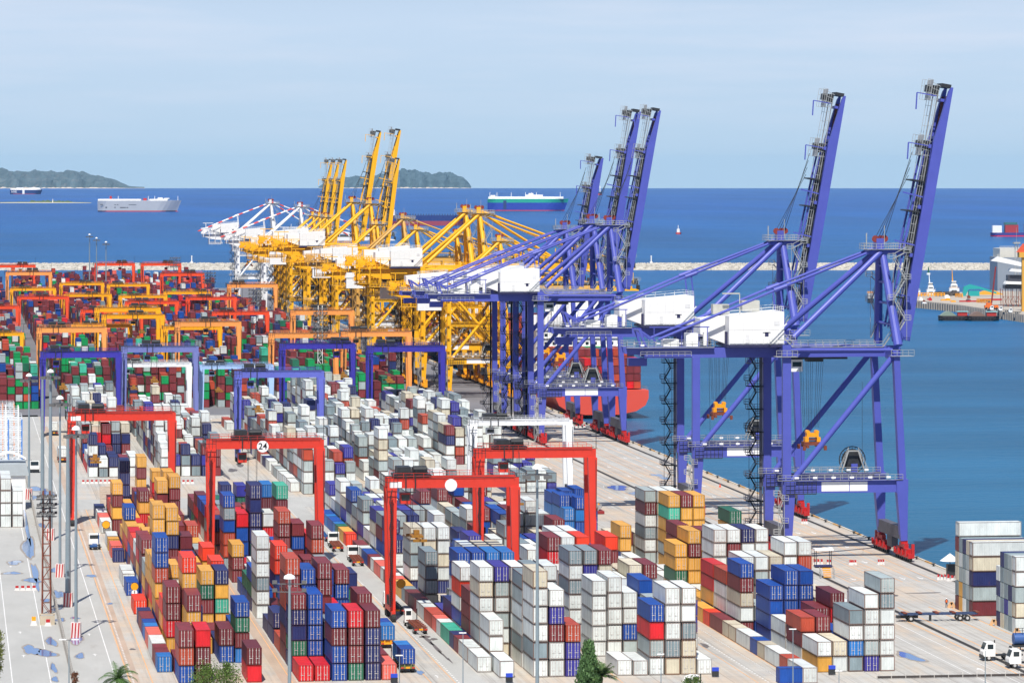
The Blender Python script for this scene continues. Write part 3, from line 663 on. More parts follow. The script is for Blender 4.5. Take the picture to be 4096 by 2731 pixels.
# rank by how much of each the picture shows; the 300 largest become things of their own, the rest one mass
BOX.sort(key=lambda b: -(b['x'] * sP + b['y'] * cP))
zb[:] = 1e9; idb[:] = -1
for i, b in enumerate(BOX): raster(b, i)
cnt = np.bincount(idb[idb >= 0].ravel(), minlength=len(BOX))
order = sorted(range(len(BOX)), key=lambda i: -cnt[i]); TOP = set(i for i in order[:298] if cnt[i] > 12)
def box_mesh(L, door):
    """one 2.6 m high container with its base corner at the origin: shell, frame, doors and lock rods apart"""
    W, Hh = 2.44, 2.6; tp = Hh - .1; e = .035
    sh = MB(); sh.box((e, e + .02, .12), (W - e, L - e, tp - .03))
    fr = MB()
    for x in (.0, W - .16):
        for y in (.0, L - .16):
            fr.box((x, y, .02), (x + .16, y + .16, tp))
    for y in (.0, L - .1): fr.box((.161, y, tp - .13), (W - .161, y + .1, tp - .01)); fr.box((.161, y, .03), (W - .161, y + .1, .2))
    for x in (.0, W - .09): fr.box((x, .161, tp - .1), (x + .09, L - .161, tp - .012)); fr.box((x, .161, .03), (x + .09, L - .161, .17))
    ds = []
    if door:
        for s in (0, 1):
            d = MB(); x0 = .17 + s * 1.06; x1 = x0 + 1.04
            d.box((x0, .01, .21), (x1, .05, tp - .15))
            for k in range(1, 5): zz = .2 + k * (tp - .35) / 5; d.box((x0 + .06, -.006, zz - .04), (x1 - .06, .0098, zz + .03))
            r = MB()
            for xx in (x0 + .3, x0 + .76):
                r.box((xx - .03, -.07, .1), (xx + .03, -.02, tp - .04))
                for zz in (.35, .95, 1.25, 2.1): r.box((xx - .07, -.072, zz), (xx + .07, -.018, zz + .08))
            r.box((x0 + .3, -.1, .95), (x0 + .62, -.073, 1.02))
            ds.append((d, r))
    return sh, fr, ds
PROTO = {}
for L in (12.19, 6.06, 3.4):
    for door in (True, False):
        sh, fr, ds = box_mesh(L, door)
        PROTO[(L, door)] = (sh.build('shell', M_BOX).data, fr.build('frame', M_BOX).data, [(d.build('door', M_BOX).data, r.build('lock_rods', M_ROD).data) for d, r in ds])
for o in list(COLL.objects):
    if o.name.split('.')[0] in ('shell', 'frame', 'door', 'lock_rods'): bpy.data.objects.remove(o)
GRP = 'shipping containers in the yard'
def frame_col(c, r2):
    a = PAL[c]; k = r2.uniform(.45, .8) if c in 'WwaSP' else .7; f = r2.uniform(.25, .7) if c in 'WwaS' else .15
    return tuple(a[i] * k * (1 - f) + RUST[i] * f for i in range(3))
def near_names(b):
    k = b['key']; bl = k[0]; cn = CN[b['c']]
    if bl in BLK:
        _, kk, j, q, n = k
        tier = 'alone' if n == 1 else 'on top' if q == n - 1 else 'lowest' if q == 0 else ORD[q] + ' up'
        return '%s container %s, %s row, %s bay back, %s' % (cn, tier, ORD[kk], ORD[j] if j < 20 else 'far ' + ORD[j - 20], BLK[bl])
    if bl[:4] == 'lane': return '%s container, %s from front in lane row, %s' % (cn, ORD[k[1]] if k[1] < 20 else 'far ' + ORD[k[1] - 20], BLK[bl[4]])
    if bl[0] in 'FG': return '%s %s container lying across, %s stack from front, %s at right' % (ORD[k[1]] + '-tier', cn, ORD[int(bl[1])], 'big group' if bl[0] == 'F' else 'corner group')
    return None
seen_lab = {}
def real_container(b, i):
    r2 = random.Random(i * 7 + 1); a = PAL[b['c']]; v = r2.uniform(.9, 1.1); col = tuple(min(.8, c * v) for c in a); fc = frame_col(b['c'], r2)
    lab = b['label'] or near_names(b)
    if lab is None:
        P_ = proj(b['x'], b['y'], b['z']); q, n = b['key'][3], b['key'][4]
        tier = 'single' if n == 1 else 'topmost' if q == n - 1 else 'lowest' if q == 0 else ORD[q] + '-tier'
        lab = '%s %s container, %s of the picture, %s%s up from its bottom edge' % (tier, CN[b['c']], 'left part' if P_[0] < 1365 else 'middle part' if P_[0] < 2730 else 'right part', '', 'about %d percent' % round(100 - P_[1] / 27.31))
        lab = '%s %s container about %d percent across, %d percent up the picture' % (tier, CN[b['c']], round(P_[0] / 40.96), round(100 - P_[1] / 27.31))
    if lab in seen_lab: lab = lab.replace('container', 'container box')
    seen_lab[lab] = 1
    root = thing('container', lab, 'container', (b['x'], b['y'], b['z'] + .03), 0, GRP)
    if b['rz']: root.location = (b['x'], b['y'] + 2.44, b['z'] + .03); root.rotation_euler = (0, 0, -math.pi / 2)
    root.scale = (1, 1, b['h'] / 2.6)
    m = PROTO[(b['l'], b['door'])]
    def put(nm, me, par, c):
        o = bpy.data.objects.new(nm, me); COLL.objects.link(o); o.parent = par; o.color = (*c, 1); return o
    put('shell', m[0], root, col); put('frame', m[1], root, fc)
    for d, r in m[2]: dd = put('door', d, root, col); put('lock_rods', r, dd, col)
mass = MB()
for i, b in enumerate(BOX):
    if i in TOP: real_container(b, i); continue
    r2 = random.Random(i); v = r2.uniform(.88, 1.12); c = tuple(min(.8, q * v) for q in PAL[b['c']]); fc = frame_col(b['c'], r2)
    x, y, z, l, h = b['x'], b['y'], b['z'], b['l'], b['h'] - .12
    if b['rz']: mass.box((x, y, z), (x + l, y + 2.44, z + h), 0, c); continue
    mass.box((x + .04, y + .05, z + .1), (x + 2.4, y + l - .04, z + h - .02), 0, c)
    if cnt[i] > 3:
        for xx in (x, x + 2.32): mass.box((xx, y, z), (xx + .12, y + .12, z + h + .03), 0, fc)
        mass.box((x + .12, y, z + h - .1), (x + 2.32, y + .1, z + h + .01), 0, fc); mass.box((x + .12, y, z + .02), (x + 2.32, y + .1, z + .18), 0, fc)
        mass.box((x, y + .12, z + h - .08), (x + .1, y + l, z + h + .004), 0, fc); mass.box((x, y + .12, z + .02), (x + .1, y + l, z + .16), 0, fc)
        if b['door'] and b['y'] < 1300:
            lc = tuple(.5 * q + .25 for q in c)
            for xx in (.48, .95, 1.5, 1.96): mass.box((x + xx, y, z + .15), (x + xx + .06, y + .04, z + h - .05), 0, lc)
            mass.box((x + 1.2, y + .02, z + .2), (x + 1.25, y + .048, z + h - .1), 0, tuple(q * .4 for q in c))
o = mass.build('container_stacks', M_BOXS); o['kind'] = 'stuff'; o['label'] = 'stacked shipping containers filling the yard back to the sea'; o['category'] = 'containers'
print('containers', len(BOX), 'single', len(TOP))

# ------------------------------------------------------------------ quay cranes (x across the quay from the landside rail, y along it, z up)
BLUE, YELL, WHITE_ = srgb(80, 88, 174), srgb(240, 178, 26), (.8, .8, .8)
def stairs(mb, x, y, z0, z1, dx=1.9, step=3.6, w=.7, platform=True):
    z = z0; k = 0
    for q in (x - .2, x + dx + .2): mb.beam((q, y - .1, z0), (q, y - .1, z1), .09)
    while z < z1 - .5:
        zz = min(z + step, z1); xa, xb = (x, x + dx) if k % 2 == 0 else (x + dx, x)
        for yy in (y, y + w):
            mb.beam((xa, yy, z), (xb, yy, zz), .09, .16); mb.beam((xa, yy, z + 1), (xb, yy, zz + 1), .06)
        n = 7
        for i in range(n): f = (i + .5) / n; mb.cbox((xa + (xb - xa) * f, y + w / 2, z + (zz - z) * f), (.24, w, .05))
        if platform:
            px = xb - .3 if xb > xa else xb - 1.1
            mb.box((px, y - .2, zz - .08), (px + 1.4, y + w + .2, zz)); mb.rail((px, y - .2, zz), (px + 1.4, y - .2, zz), 1.05, 1); mb.rail((px, y + w + .2, zz), (px + 1.4, y + w + .2, zz), 1.05, 1)
        z = zz; k += 1
def ring(mb, c, r, n=22, w=.14, axis='y'):
    for i in range(n):
        a, b = 2 * math.pi * i / n, 2 * math.pi * (i + 1) / n
        mb.beam((c[0] + r * math.cos(a), c[1], c[2] + r * math.sin(a)), (c[0] + r * math.cos(b), c[1], c[2] + r * math.sin(b)), w)
def quay_crane():
    root = thing('quay_crane', 'x', 'crane', (176.4, 0, 0)); HY = 10.4
    P = lambda n, mb, m=M_CRANE, par=root: mb.build(n, m, par)
    for s in (-1, 1):
        y = s * HY
        b = MB(); b.beam((-.5, y, 17), (-.5, y, 46), 1.5, 1.8, up=(1, 0, 0), w2=1.35); b.beam((-.25, y, 3.2), (.05, y, 16.99), 1.5, 1.6, w2=2.5, h2=2.5, up=(0, 1, 0)) ; P('leg', b)
        b = MB(); b.beam((24.7, y, 17), (23.3, y, 44.4), 1.5, 1.9, w2=1.35, up=(0, 1, 0)); b.beam((25.0, y, 4), (24.5, y, 16.99), 1.4, 1.7, w2=2.6, h2=2.3, up=(0, 1, 0)); P('leg', b)
        b = MB(); b.box((.95, y - .6, 14.4), (23.3, y + .6, 17.0)); b.box((-1.4, y - .75, 14.2), (.96, y + .75, 17.15)); b.box((23.29, y - .75, 14.2), (25.9, y + .75, 17.15)); P('portal_beam', b)
        b = MB(); b.rail((-2.6, y - 1.3, 17.16), (24.6, y - 1.3, 17.16), 1.1, 16); b.box((-2.6, y - 1.35, 17.1), (24.6, y - .76, 17.16)); b.rail((2, y + 1.2, 17.16), (22, y + 1.2, 17.16), 1.1, 10)
        for x in range(1, 24, 4): b.box((x, y - 1.4, 17.5), (x + .9, y - 1.2, 17.9), 1)
        b.box((-1, y - 1.6, 14.2), (5.6, y - 1.4, 14.4), 2)
        for x in np.linspace(-1, 5.6, 8): b.box((x, y - 1.65, 14.2), (x + .1, y - 1.5, 16.9), 2)
        for z in (14.7, 15.6, 16.5): b.box((-1, y - 1.64, z), (5.6, y - 1.52, z + .1), 2)
        b.build('walkway', [M_RAIL, M_SIGN, M_DARK], root)
        b = MB(); b.tube((.6, y, 16.8), (22.8, y, 43.4), .62, 12); P('diagonal_brace', b)
        b = MB(); b.tube((.4, y, 44.9), (22.6, y, 44.75), .38, 10); P('tie_tube', b)
        b = MB(); b.tube((22.0, s * 2.4, 65.6), (1.4, s * 8.6, 47.4), .62, 12); P('main_stay', b)
        b = MB(); b.tube((21.3, s * 2.4, 66.2), (-.5, s * 4.2, 57.9), .3, 10); b.tube((-.5, s * 4.2, 57.9), (-27.2, s * 4.6, 47.0), .3, 10)
        b.tube((-1.9, s * 4.2, 57.4), (.9, s * 4.2, 58.4), .5, 8); b.tube((-.5, s * 4.2, 57.9), (.4, s * 4.2, 50), .2, 8); P('back_stay', b)
        b = MB(); b.tube((22.5, s * 1.6, 65.4), (24.1, s * 9.4, 45.6), .8, 12, r2=1.0); b.tube((22.9, s * 1.0, 65.0), (26.2, s * 3.4, 46), .42, 8); P('mast_leg', b)
    b = MB()
    for z in (50, 54.5, 59, 62.5): f = (65.4 - z) / 19.8; yy = 1.6 + 7.8 * f; b.tube((22.5 + 1.6 * f, -yy, z), (22.5 + 1.6 * f, yy, z), .3, 8)
    b.box((19.4, -2.6, 64.9), (27.6, 2.6, 66.0)); b.cbox((22, 0, 67.2), (1.6, 3.2, 2.4)); P('mast_head', b)
    b = MB(); b.box((18.6, -3.4, 66.02), (28.2, 3.4, 66.1))
    for y in (-3.4, 3.4): b.rail((18.6, y, 66.1), (28.2, y, 66.1), 1.2, 9)
    for x in (18.6, 28.2): b.rail((x, -3.4, 66.1), (x, 3.4, 66.1), 1.2, 4)
    b.beam((22.6, -3.0, 67), (22.6, -3.0, 71.2), .12); b.beam((18.6, -3.2, 67), (18.6, -3.2, 69.6), .22)
    stairs(b, 23.6, -7.6, 46.6, 65.5, 2.6, 4.4, .7); stairs(b, 22, 7, 46.6, 60, 1.6, 4.0, .6); P('mast_walkway', b, M_RAIL)
    b = MB()
    for yy in (-1.3, .2, 1.4): b.tube((22.3 + yy, yy - .12, 68.3), (22.3 + yy, yy + .12, 68.3), .75, 14)
    b.build('sheaves', mat('sheave_red', srgb(130, 50, 44)), root)
    # equaliser beams and bogies under each pair of legs
    for xx in (-.2, 25.1):
        b = MB(); b.box((xx - .9, -HY + .2, 4.3), (xx + .9, HY - .2, 6.9)); b.box((xx - .7, -2.2, 1.8), (xx + .7, 2.2, 4.29)); P('sill_beam', b, M_EQ)
        for s in (-1, 1):
            b = MB()
            for k in range(4):
                yc = s * 10.4 + (k - 1.5) * 3.5; b.box((xx - .62, yc - 1.45, .75), (xx + .62, yc + 1.45, 1.75))
                for q in (-.8, .8): b.tube((xx - .3, yc + q, .52), (xx + .3, yc + q, .52), .5, 10, 1)
                b.box((xx - .95, yc - .4, 1.1), (xx - .63, yc + .4, 2.3))
            for q in (-3.2, 3.2): b.box((xx - .5, s * 10.4 + q - 1.5, 1.76), (xx + .5, s * 10.4 + q + 1.5, 2.6))
            b.box((xx - .45, s * 10.4 - 2.4, 2.61), (xx + .45, s * 10.4 + 2.4, 3.5)); b.box((xx + .1, s * 16.9 - .3, .8), (xx + .7, s * 16.9 + .3, 3.8)); b.box((xx - .7, s * 10.4 - .7, 3.3), (xx + .7, s * 10.4 + .7, 4.1))
            b.build('bogie', [M_RED, M_DARK], root)
    # girder with its ties
    b = MB()
    for s in (-1, 1): b.box((-30, s * 3 - .7, 43.0), (26, s * 3 + .7, 45.1)); b.beam((-30, s * 3, 44.3), (-34.2, s * 3, 44.6), 1.2, 1.3)
    for x in (-30, -22, -15, 23.6): b.box((x - .5, -2.29, 43.2), (x + .5, 2.29, 45))
    for x, z in ((-.5, 45.0), (23.4, 44.6)):
        b.box((x - .8, -9.49, z - 1.9), (x + .8, -3.71, z)); b.box((x - .8, 3.71, z - 1.9), (x + .8, 9.49, z))
    P('girder', b)
    b = MB()
    for s in (-1, 1):
        b.rail((-34, s * 4.2, 45.4), (-15, s * 4.2, 45.4), 1.1, 12); b.box((-34, s * 4.2 - .5, 45.2), (-15, s * 4.2 + .5, 45.3)); b.rail((2.4, s * 4.2, 45.2), (22, s * 4.2, 45.2), 1.1, 12); b.box((2.4, s * 4.2 - .4, 45.1), (22, s * 4.2 + .4, 45.19))
        for x in range(-31, -16, 5): b.box((x, s * 4.4 - .2, 45.6), (x + .8, s * 4.4 + .2, 45.9), 1)
        b.rail((-31, s * 4.5, 43.4), (-20, s * 4.5, 43.4), 1, 8)
    b.rail((-34, -4.2, 45.4), (-34, 4.2, 45.4), 1.1, 4)
    for x0, x1, z0, z1 in ((2.2, -1.2, 45.2, 48.6), (22, 25, 45.2, 49.5)):
        for yy in (-4.6, -4): b.beam((x0, yy, z0), (x1, yy, z1), .1, .18); b.beam((x0, yy, z0 + 1), (x1, yy, z1 + 1), .06)
    b.rail((-1.9, -11.6, 47), (1.2, -11.6, 47), 1.1, 3); b.box((-2, -11.7, 46.9), (1.3, -8.6, 47)); b.rail((-3, -12, 43.6), (1.6, -12, 43.6), 1.2, 4); b.box((-3, -12, 43.4), (1.6, -9, 43.5)); b.rail((22, -12, 43.6), (27, -12, 43.6), 1.2, 4); b.box((22, -12, 43.4), (27, -9, 43.5))
    b.build('girder_walkway', [M_RAIL, M_SIGN], root)
    b = MB()
    for s in (-1, 1): b.beam((-29.6, s * 3.2, 45.2), (-31, s * 3.2, 49), .5); b.beam((-31, s * 3.2, 49), (-27.5, s * 3.6, 46.6), .35)
    b.beam((-31, -3.2, 48.8), (-31, 3.2, 48.8), .4); b.beam((-29, -4, 49.6), (-16, -4, 49.6), .22)
    for x in (-28, -22, -16.4): b.beam((x, -4, 45.4), (x, -4, 49.5), .16)
    b.box((-33, -1, 41.2), (-29, 1, 42.9)); P('tail_frame', b)
    b = MB(); b.box((-26, -3.8, 45.42), (-22.6, -1, 47.0)); b.box((-21, -3.8, 45.42), (-18.4, -1.4, 48.3)); b.tube((-16.6, -3, 45.6), (-16.6, -3, 48.4), .6, 8); P('electric_cabinets', b, M_WHITE)
    # machinery house: one roof sloping up towards the water, a lower porch behind
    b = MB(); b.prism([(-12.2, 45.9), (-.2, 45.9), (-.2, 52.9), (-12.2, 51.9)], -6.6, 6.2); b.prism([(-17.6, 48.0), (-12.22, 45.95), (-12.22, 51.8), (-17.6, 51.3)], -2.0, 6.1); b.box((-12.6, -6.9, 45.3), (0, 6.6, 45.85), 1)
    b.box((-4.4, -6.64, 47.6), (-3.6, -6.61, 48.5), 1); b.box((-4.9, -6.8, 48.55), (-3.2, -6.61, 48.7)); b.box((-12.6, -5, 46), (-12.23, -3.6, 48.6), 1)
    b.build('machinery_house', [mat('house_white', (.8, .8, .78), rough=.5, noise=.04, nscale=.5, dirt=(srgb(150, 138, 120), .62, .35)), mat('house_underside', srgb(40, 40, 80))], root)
    b = MB()
    for x in np.arange(-11, -.6, 1.9): b.box((x, -6.64, 46), (x + .07, -6.605, 52 + x / 12))
    b.box((-12.1, -6.64, 49), (-.3, -6.607, 49.06)); b.box((-8.6, -6.66, 46), (-7.8, -6.607, 48)); b.box((-2.4, -6.67, 50), (-1.2, -6.607, 50.9)); b.build('wall_seams', mat('seam_grey', (.66, .66, .66)), root)
    b = MB(); z = lambda x: 52.95 + x / 12.0
    for p, q in (((-12.1, -6.5), (-.3, -6.5)), ((-12.1, 6.1), (-.3, 6.1)), ((-.3, -6.5), (-.3, 6.1)), ((-12.1, -6.5), (-12.1, 6.1))): b.rail((*p, z(p[0])), (*q, z(q[0])), 1.05, None, .045)
    b.rail((-12.2, -7.2, 45.9), (-.4, -7.2, 45.9), 1.0, 8)
    b.beam((-4, -7.1, 46.2), (.2, -7.1, 50.4), .1, .2); b.beam((-4, -7.6, 46.2), (.2, -7.6, 50.4), .1, .2)
    b.build('roof_railing', mat('white_railing', (.7, .72, .72)), root)
    b = MB(); b.box((2.2, -2.0, 39.8), (4.8, .6, 42.4)); b.box((4.81, -1.8, 40.2), (4.86, .4, 41.9), 1); b.box((2.6, -2.03, 40.9), (4.6, -2.01, 41.9), 1); b.build('operator_cab', [M_WHITE, M_GLASS], root)
    b = MB(); b.box((1.5, -2.9, 42.5), (14.5, 2.9, 42.9)); b.box((6, -1.6, 41.9), (9.4, 1.6, 42.49)); P('trolley', b, M_DARK)
    b = MB()
    for x in (5.0, 6.2, 7.2, 8.6, 9.6):
        for y in (-1, 1): b.beam((x, y, 42.4), (5.6 + (x - 5) * .65, y * .8, 27.6), .06)
    b.tube((4.2, -2.2, 42), (4.5, -2.4, 19), .04, 5); b.tube((16.0, -10.4, 38), (16.0, -10.4, 18), .04, 5); P('hoist_ropes', b, M_DARK)
    b = MB(); b.box((6.0, -.9, 25.6), (8.6, .9, 26.5)); b.box((5.6, -1.0, 24.6), (6.4, 1.0, 25.59)); b.box((8.2, -1.0, 24.6), (9.0, 1.0, 25.59)); b.box((6.5, -.8, 24.9), (8.1, .8, 25.3), 1); b.box((5.3, -1.6, 23.9), (9.3, 1.6, 24.59), 1); b.box((5.5, -3.0, 23.4), (6.1, 3.0, 23.89), 1); b.box((8.5, -3.0, 23.4), (9.1, 3.0, 23.89), 1)
    for x in (4.7, 9.3):
        b.box((x, -3.2, 22.9), (x + .6, -2.6, 23.9), 1); b.box((x, 2.6, 22.9), (x + .6, 3.2, 23.9), 1)
    for x in (6.3, 8.3): b.tube((x, -.9, 26.7), (x, .9, 26.7), .42, 10)
    b.build('spreader', [M_YEL, M_RUSTY], root)
    b = MB(); stairs(b, -4.4, HY - .6, 1, 43, 1.5, 2.6, .9); b.beam((-1.9, HY - .2, 1), (-1.9, HY - .2, 43), .55)
    for z in range(6, 43, 5): b.box((-5.0, HY - 1.2, z), (-1.4, HY + 1.0, z + .14)); b.rail((-5, HY - 1.2, z + .14), (-2, HY - 1.2, z + .14), 1.1, 2, .06); b.rail((-5, HY - 1.2, z + .14), (-5, HY + 1, z + .14), 1.1, 1, .06); P('stair_tower', b, mat('stair_steel', (.09, .095, .13), rough=.5, metal=.2))
    b = MB(); stairs(b, -2.4, -HY - 1.5, 1, 14, .9, 2.4, .5); P('ladder', b, M_RAIL)
    b = MB()
    for r in (2.9, 2.3, 1.5, .8): ring(b, (18.6, HY + .2, 19.8), r, 24, .2 if r > 2 else .14)
    for i in range(24):
        a = 2 * math.pi * i / 24; b.beam((18.6, HY + .2, 19.8), (18.6 + 2.9 * math.cos(a), HY + .2, 19.8 + 2.9 * math.sin(a)), .09)
    b.tube((18.6, HY + .1, 19.8), (18.6, HY + 1.1, 19.8), 2.2, 20); P('cable_reel', b, M_DARK)
    b = MB()
    for s in (-1, 1): b.beam((18.6 + s * 2.6, HY - .9, 17.2), (18.6 + s * 1.1, HY - .9, 21.8), .28); b.rail((18.6 + s * 3.2, HY - 1, 17.2), (18.6 + s * 1.1, HY - 1, 21.6), 1, 4)
    b.beam((17.5, HY - .9, 21.8), (19.7, HY - .9, 21.8), .28); b.box((18.1, HY - 1.2, 17.2), (19.5, HY - .7, 19), 1); P('reel_frame', b, [M_RAIL, M_CRANE])
    b = MB(); b.box((7.0, -HY - .64, 14.75), (13.0, -HY - .605, 16.75)); b.box((13.15, -HY - .64, 14.75), (17.0, -HY - .605, 16.75)); P('sign_board', b, M_SIGN)
    return root
def quay_boom(L=55.5):
    """lies along +x from its hinge; turned upward on the cranes that are at rest"""
    b = MB()
    for s in (-1, 1):
        pts = [(0, -1.9), (0, .1), (1.5, .4), (L * .78, .4), (L - 1, -1.1), (L, -1.5), (L, -1.9)]
        b.prism(pts, s * 2.7 - .55, s * 2.7 + .55)
    for x in np.linspace(3, L - 3, 7): b.box((x - .3, -2.14, -.7), (x + .3, 2.14, .1))
    for x in (L * .33, L * .52, L * .76): b.box((x - .4, -3.3, .72), (x + .4, 3.3, 1.3))
    boom = b.build('boom', M_CRANE)
    b = MB()
    for s in (-1, 1): b.box((1, s * 1.9 - .2, -1.5), (L - 2, s * 1.9 + .2, -.9))
    b.build('trolley_rail', mat('rust_rail', srgb(96, 48, 38), noise=.3, nscale=1), boom)
    b = MB()
    for s in (-1, 1):
        b.box((2, s * 2.1 - .5, .95), (L - 1, s * 2.1 + .5, 1.02)); b.rail((2, s * 2.6, 1.0), (L * .52, s * 2.6, 1.0), 1.1, 14, .05); b.rail((L * .52, s * 2.6, 1.0), (L, s * 2.6, 1.0), 1.1, 12, .05)
    for x in (L * .76, L - 1.2):
        for y in (-2.6, 2.6): b.rail((x - 2.2, y, 2.6), (x + 2.2, y, 2.6), 1.1, 3)
        b.box((x - 2.2, -2.6, 2.5), (x + 2.2, 2.6, 2.58))
        for k in range(4): b.beam((x - 2 + k, -2.6, .7), (x - 2 + k * 1.2, -2.6, 2.6), .1); b.beam((x - 2 + k, 2.6, .7), (x - 2 + k * 1.2, 2.6, 2.6), .1)
    b.build('boom_walkway', M_RAIL, boom)
    b = MB()
    for x in (L * .76, L - 1.2): b.box((x - 1.1, -1.8, .75), (x + 1.1, 1.8, 2.4)); b.box((x - .5, -1.3, 2.6), (x + 1, 1.3, 3.3))
    for x in (L * .16, L * .34, L * .5, L * .62): b.box((x - .14, -3.1, .75), (x + .14, 3.1, 3.6))
    b.box((2, -1.9, .45), (L * .77, -1.3, .9)); b.box((L * .3, -1.6, .95), (L * .72, -1.1, 1.6)); b.box((L * .2, .9, .75), (L * .74, 1.4, 1.3)); b.box((L - .2, -2.4, -1.6), (L + .6, 2.4, .5))
    b.build('boom_gear', M_DARK, boom)
    b = MB()
    for s in (-1, 1): b.beam((L * .04, s * 1.7, 3.0), (L * .4, s * 1.9, 2.6), .5, .4); b.beam((L * .4, s * 1.9, 2.6), (L * .74, s * 1.7, 1.7), .5, .4)
    for x in (L * .76, L - 2.4): b.beam((x, -3, 1.5), (x, -3, 5.8), .2); b.beam((x, -3, 5.8), (x - 3.6, -3, 5.4), .26)
    for x in (L * .17, L * .37, L * .56): b.beam((x, -3.3, .7), (x + .3, -3.3, 5.2), .3)
    b.build('folded_ties', M_CRANE, boom)
    return boom
crane0 = quay_crane(); boom0 = quay_boom(); boom0.parent = crane0; boom0.location = (26.3, 0, 46.6)
def rest_ties(raised):
    b = MB()
    if raised:
        for k, y in enumerate((-1.8, -.8, .5, 1.7)): b.beam((20.8 + k * .9, y * .7, 68.2), (28.2 + .55 * k, y, 82.0 + 1.7 * k), .1)
        for y in (-1.5, 1.5): b.beam((27.5, y, 66.4), (29.0, y, 71), .3)
        m = M_DARK
    else:
        for s in (-1, 1):
            b.tube((22.8, s * 2, 66.4), (26.3 + 27, s * 2.4, 47.6), .36, 8); b.tube((22.8, s * 1.2, 67), (26.3 + 50, s * 2.4, 47.4), .34, 8)
            b.tube((22.5, s * .6, 68), (26.3 + 44, s * .8, 47.8), .06, 4)
        m = M_CRANE
    return b.build('boom_ropes' if raised else 'fore_stay', m)
tieR, tieL = rest_ties(True), rest_ties(False)
tieR.parent = crane0
TR = tree_of(crane0)
# the older cranes: deep short girder with a wedge tail, a crowded tail platform, a white lower house
def old_parts():
    b = MB()
    for s in (-1, 1): b.prism([(-25, 43.6), (-15, 41.2), (26, 41.2), (26, 45.1), (-15, 45.1)], s * 3 - .7, s * 3 + .7)
    for x in (-22, -15, -8, 23.6): b.box((x - .5, -2.29, 43.6), (x + .5, 2.29, 45))
    for x, z in ((-.5, 45.0), (23.4, 44.6)): b.box((x - .8, -9.49, z - 2.6), (x + .8, -3.71, z)); b.box((x - .8, 3.71, z - 2.6), (x + .8, 9.49, z))
    g = b.build('girder', M_CRANE)
    b = MB(); rg = random.Random(5)
    for y in (-5, 5):
        for z in (38.4, 41.2, 45.4, 48): b.rail((-25 if z > 42 else -20, y, z), (-11, y, z), 1.2, 7, .09)
        for x in (-24, -20, -16, -12): b.beam((x, y, 38.4 if x > -21 else 43), (x, y, 49), .3); b.beam((x, y, 45.4), (x + 4, y, 49), .22)
        b.rail((1, y, 45.2), (23, y, 45.2), 1.1, 11, .07)
    for i in range(16): b.cbox((rg.uniform(-24, -13), rg.uniform(-4, 4), rg.uniform(45.6, 48.4)), (rg.uniform(.8, 3), rg.uniform(.8, 3), rg.uniform(.6, 2)))
    b.box((-25, -5, 45.15), (-11, 5, 45.35)); b.box((-20, -5, 38.2), (-12, 5, 38.4))
    for x in (-20, -16, -12): b.beam((x, -5, 38.3), (x, 5, 38.3), .3); b.beam((x, -5, 38.4), (x, -3.2, 43.5), .25); b.beam((x, 5, 38.4), (x, 3.2, 43.5), .25)
    b.beam((-22, 0, 49), (-22, 0, 52.5), .35); b.beam((-24, 0, 52.5), (-17, 0, 52.5), .35); w = b.build('tail_platform', M_CRANE)
    b = MB(); b.box((-13.5, -8.6, 37.0), (-3.4, -4.6, 42.2)); b.prism([(-14.1, 42.2), (-3.0, 42.2), (-3.6, 44.8), (-13.2, 44.8)], -8.9, -4.4); h = b.build('lower_house', MATS['house_white'])
    b = MB()
    for s in (-1, 1):
        y = s * 10.4
        b.tube((24.0, y, 18), (1, y, 43.5), .55, 10); b.beam((-.4, y, 30.6), (24, y, 30.6), .7, .9); b.rail((0, y - 1, 31.1), (24, y - 1, 31.1), 1.1, 12, .06)
        for x in (-3, 21.2): stairs(b, x, y + s * 1.4, 17.2, 43, 1.4, 2.7, .6)
    c = b.build('cross_bracing', M_CRANE)
    return [g, w, h, c]
OLD = old_parts()
tieL_data = tieL
def set_crane(o, t_y, color, label, up=80.0, scale=1.0, group=None, boomscale=1.0):
    o.location = (176.4 + (24.6 - 24.6 * scale) * .5, t_y, 0); o.scale = (scale,) * 3; o['label'] = label; o['group'] = group
    for c in kids(o):
        if c.name.split('.')[0] == 'boom': c.rotation_euler = (0, -R(up), 0); c.scale = (boomscale, 1, 1)
def yof(px, X=198.6): return on_x(px, X)[0]
first = [True]
def crane(px, color, label, up=80.0, scale=1.0, group=None, Y=None, boomscale=1.0, skip=()):
    Y = Y if Y is not None else yof(px, 176.4 + 12.3 + (22.3 - 12.3) * scale)
    o = copy_tree(TR, None, color, skip)
    set_crane(o, Y, color, label, up, scale, group, boomscale)
    if color is not BLUE:
        for c in kids(o):
            if c.name.split('.')[0] in ('girder', 'girder_walkway', 'tail_frame', 'electric_cabinets') or (c.name.startswith('back_stay') and color is not WHITE_): bpy.data.objects.remove(c)
        for q in OLD:
            if q.name.startswith('lower_house') and scale > .9: continue
            f = q.copy(); COLL.objects.link(f); f.parent = o; f.color = (*color, 1)
    if up < 10:
        for c in kids(o):
            if c.name.startswith('boom_ropes'): bpy.data.objects.remove(c)
        f = tieL_data.copy(); COLL.objects.link(f); f.parent = o; f.color = (*color, 1)
    return o
GB, GY, GW = 'blue quay cranes on the apron', 'yellow quay cranes on the far quay', 'white quay cranes at the far end'
K1 = crane(0, BLUE, 'nearest and rightmost blue quay crane with raised boom', 80, 1, GB, 846.5)
K2 = crane(0, BLUE, 'second blue quay crane from the right, boom raised, behind the nearest one', 80, 1, GB, 951.5)
K3 = crane(0, BLUE, 'front blue quay crane of the middle group, beside the red ship stern', 80, 1, GB, 1207)
K4 = crane(2371, BLUE, 'blue quay crane close behind the front one of the middle group', 80.5, 1, GB, 1240)
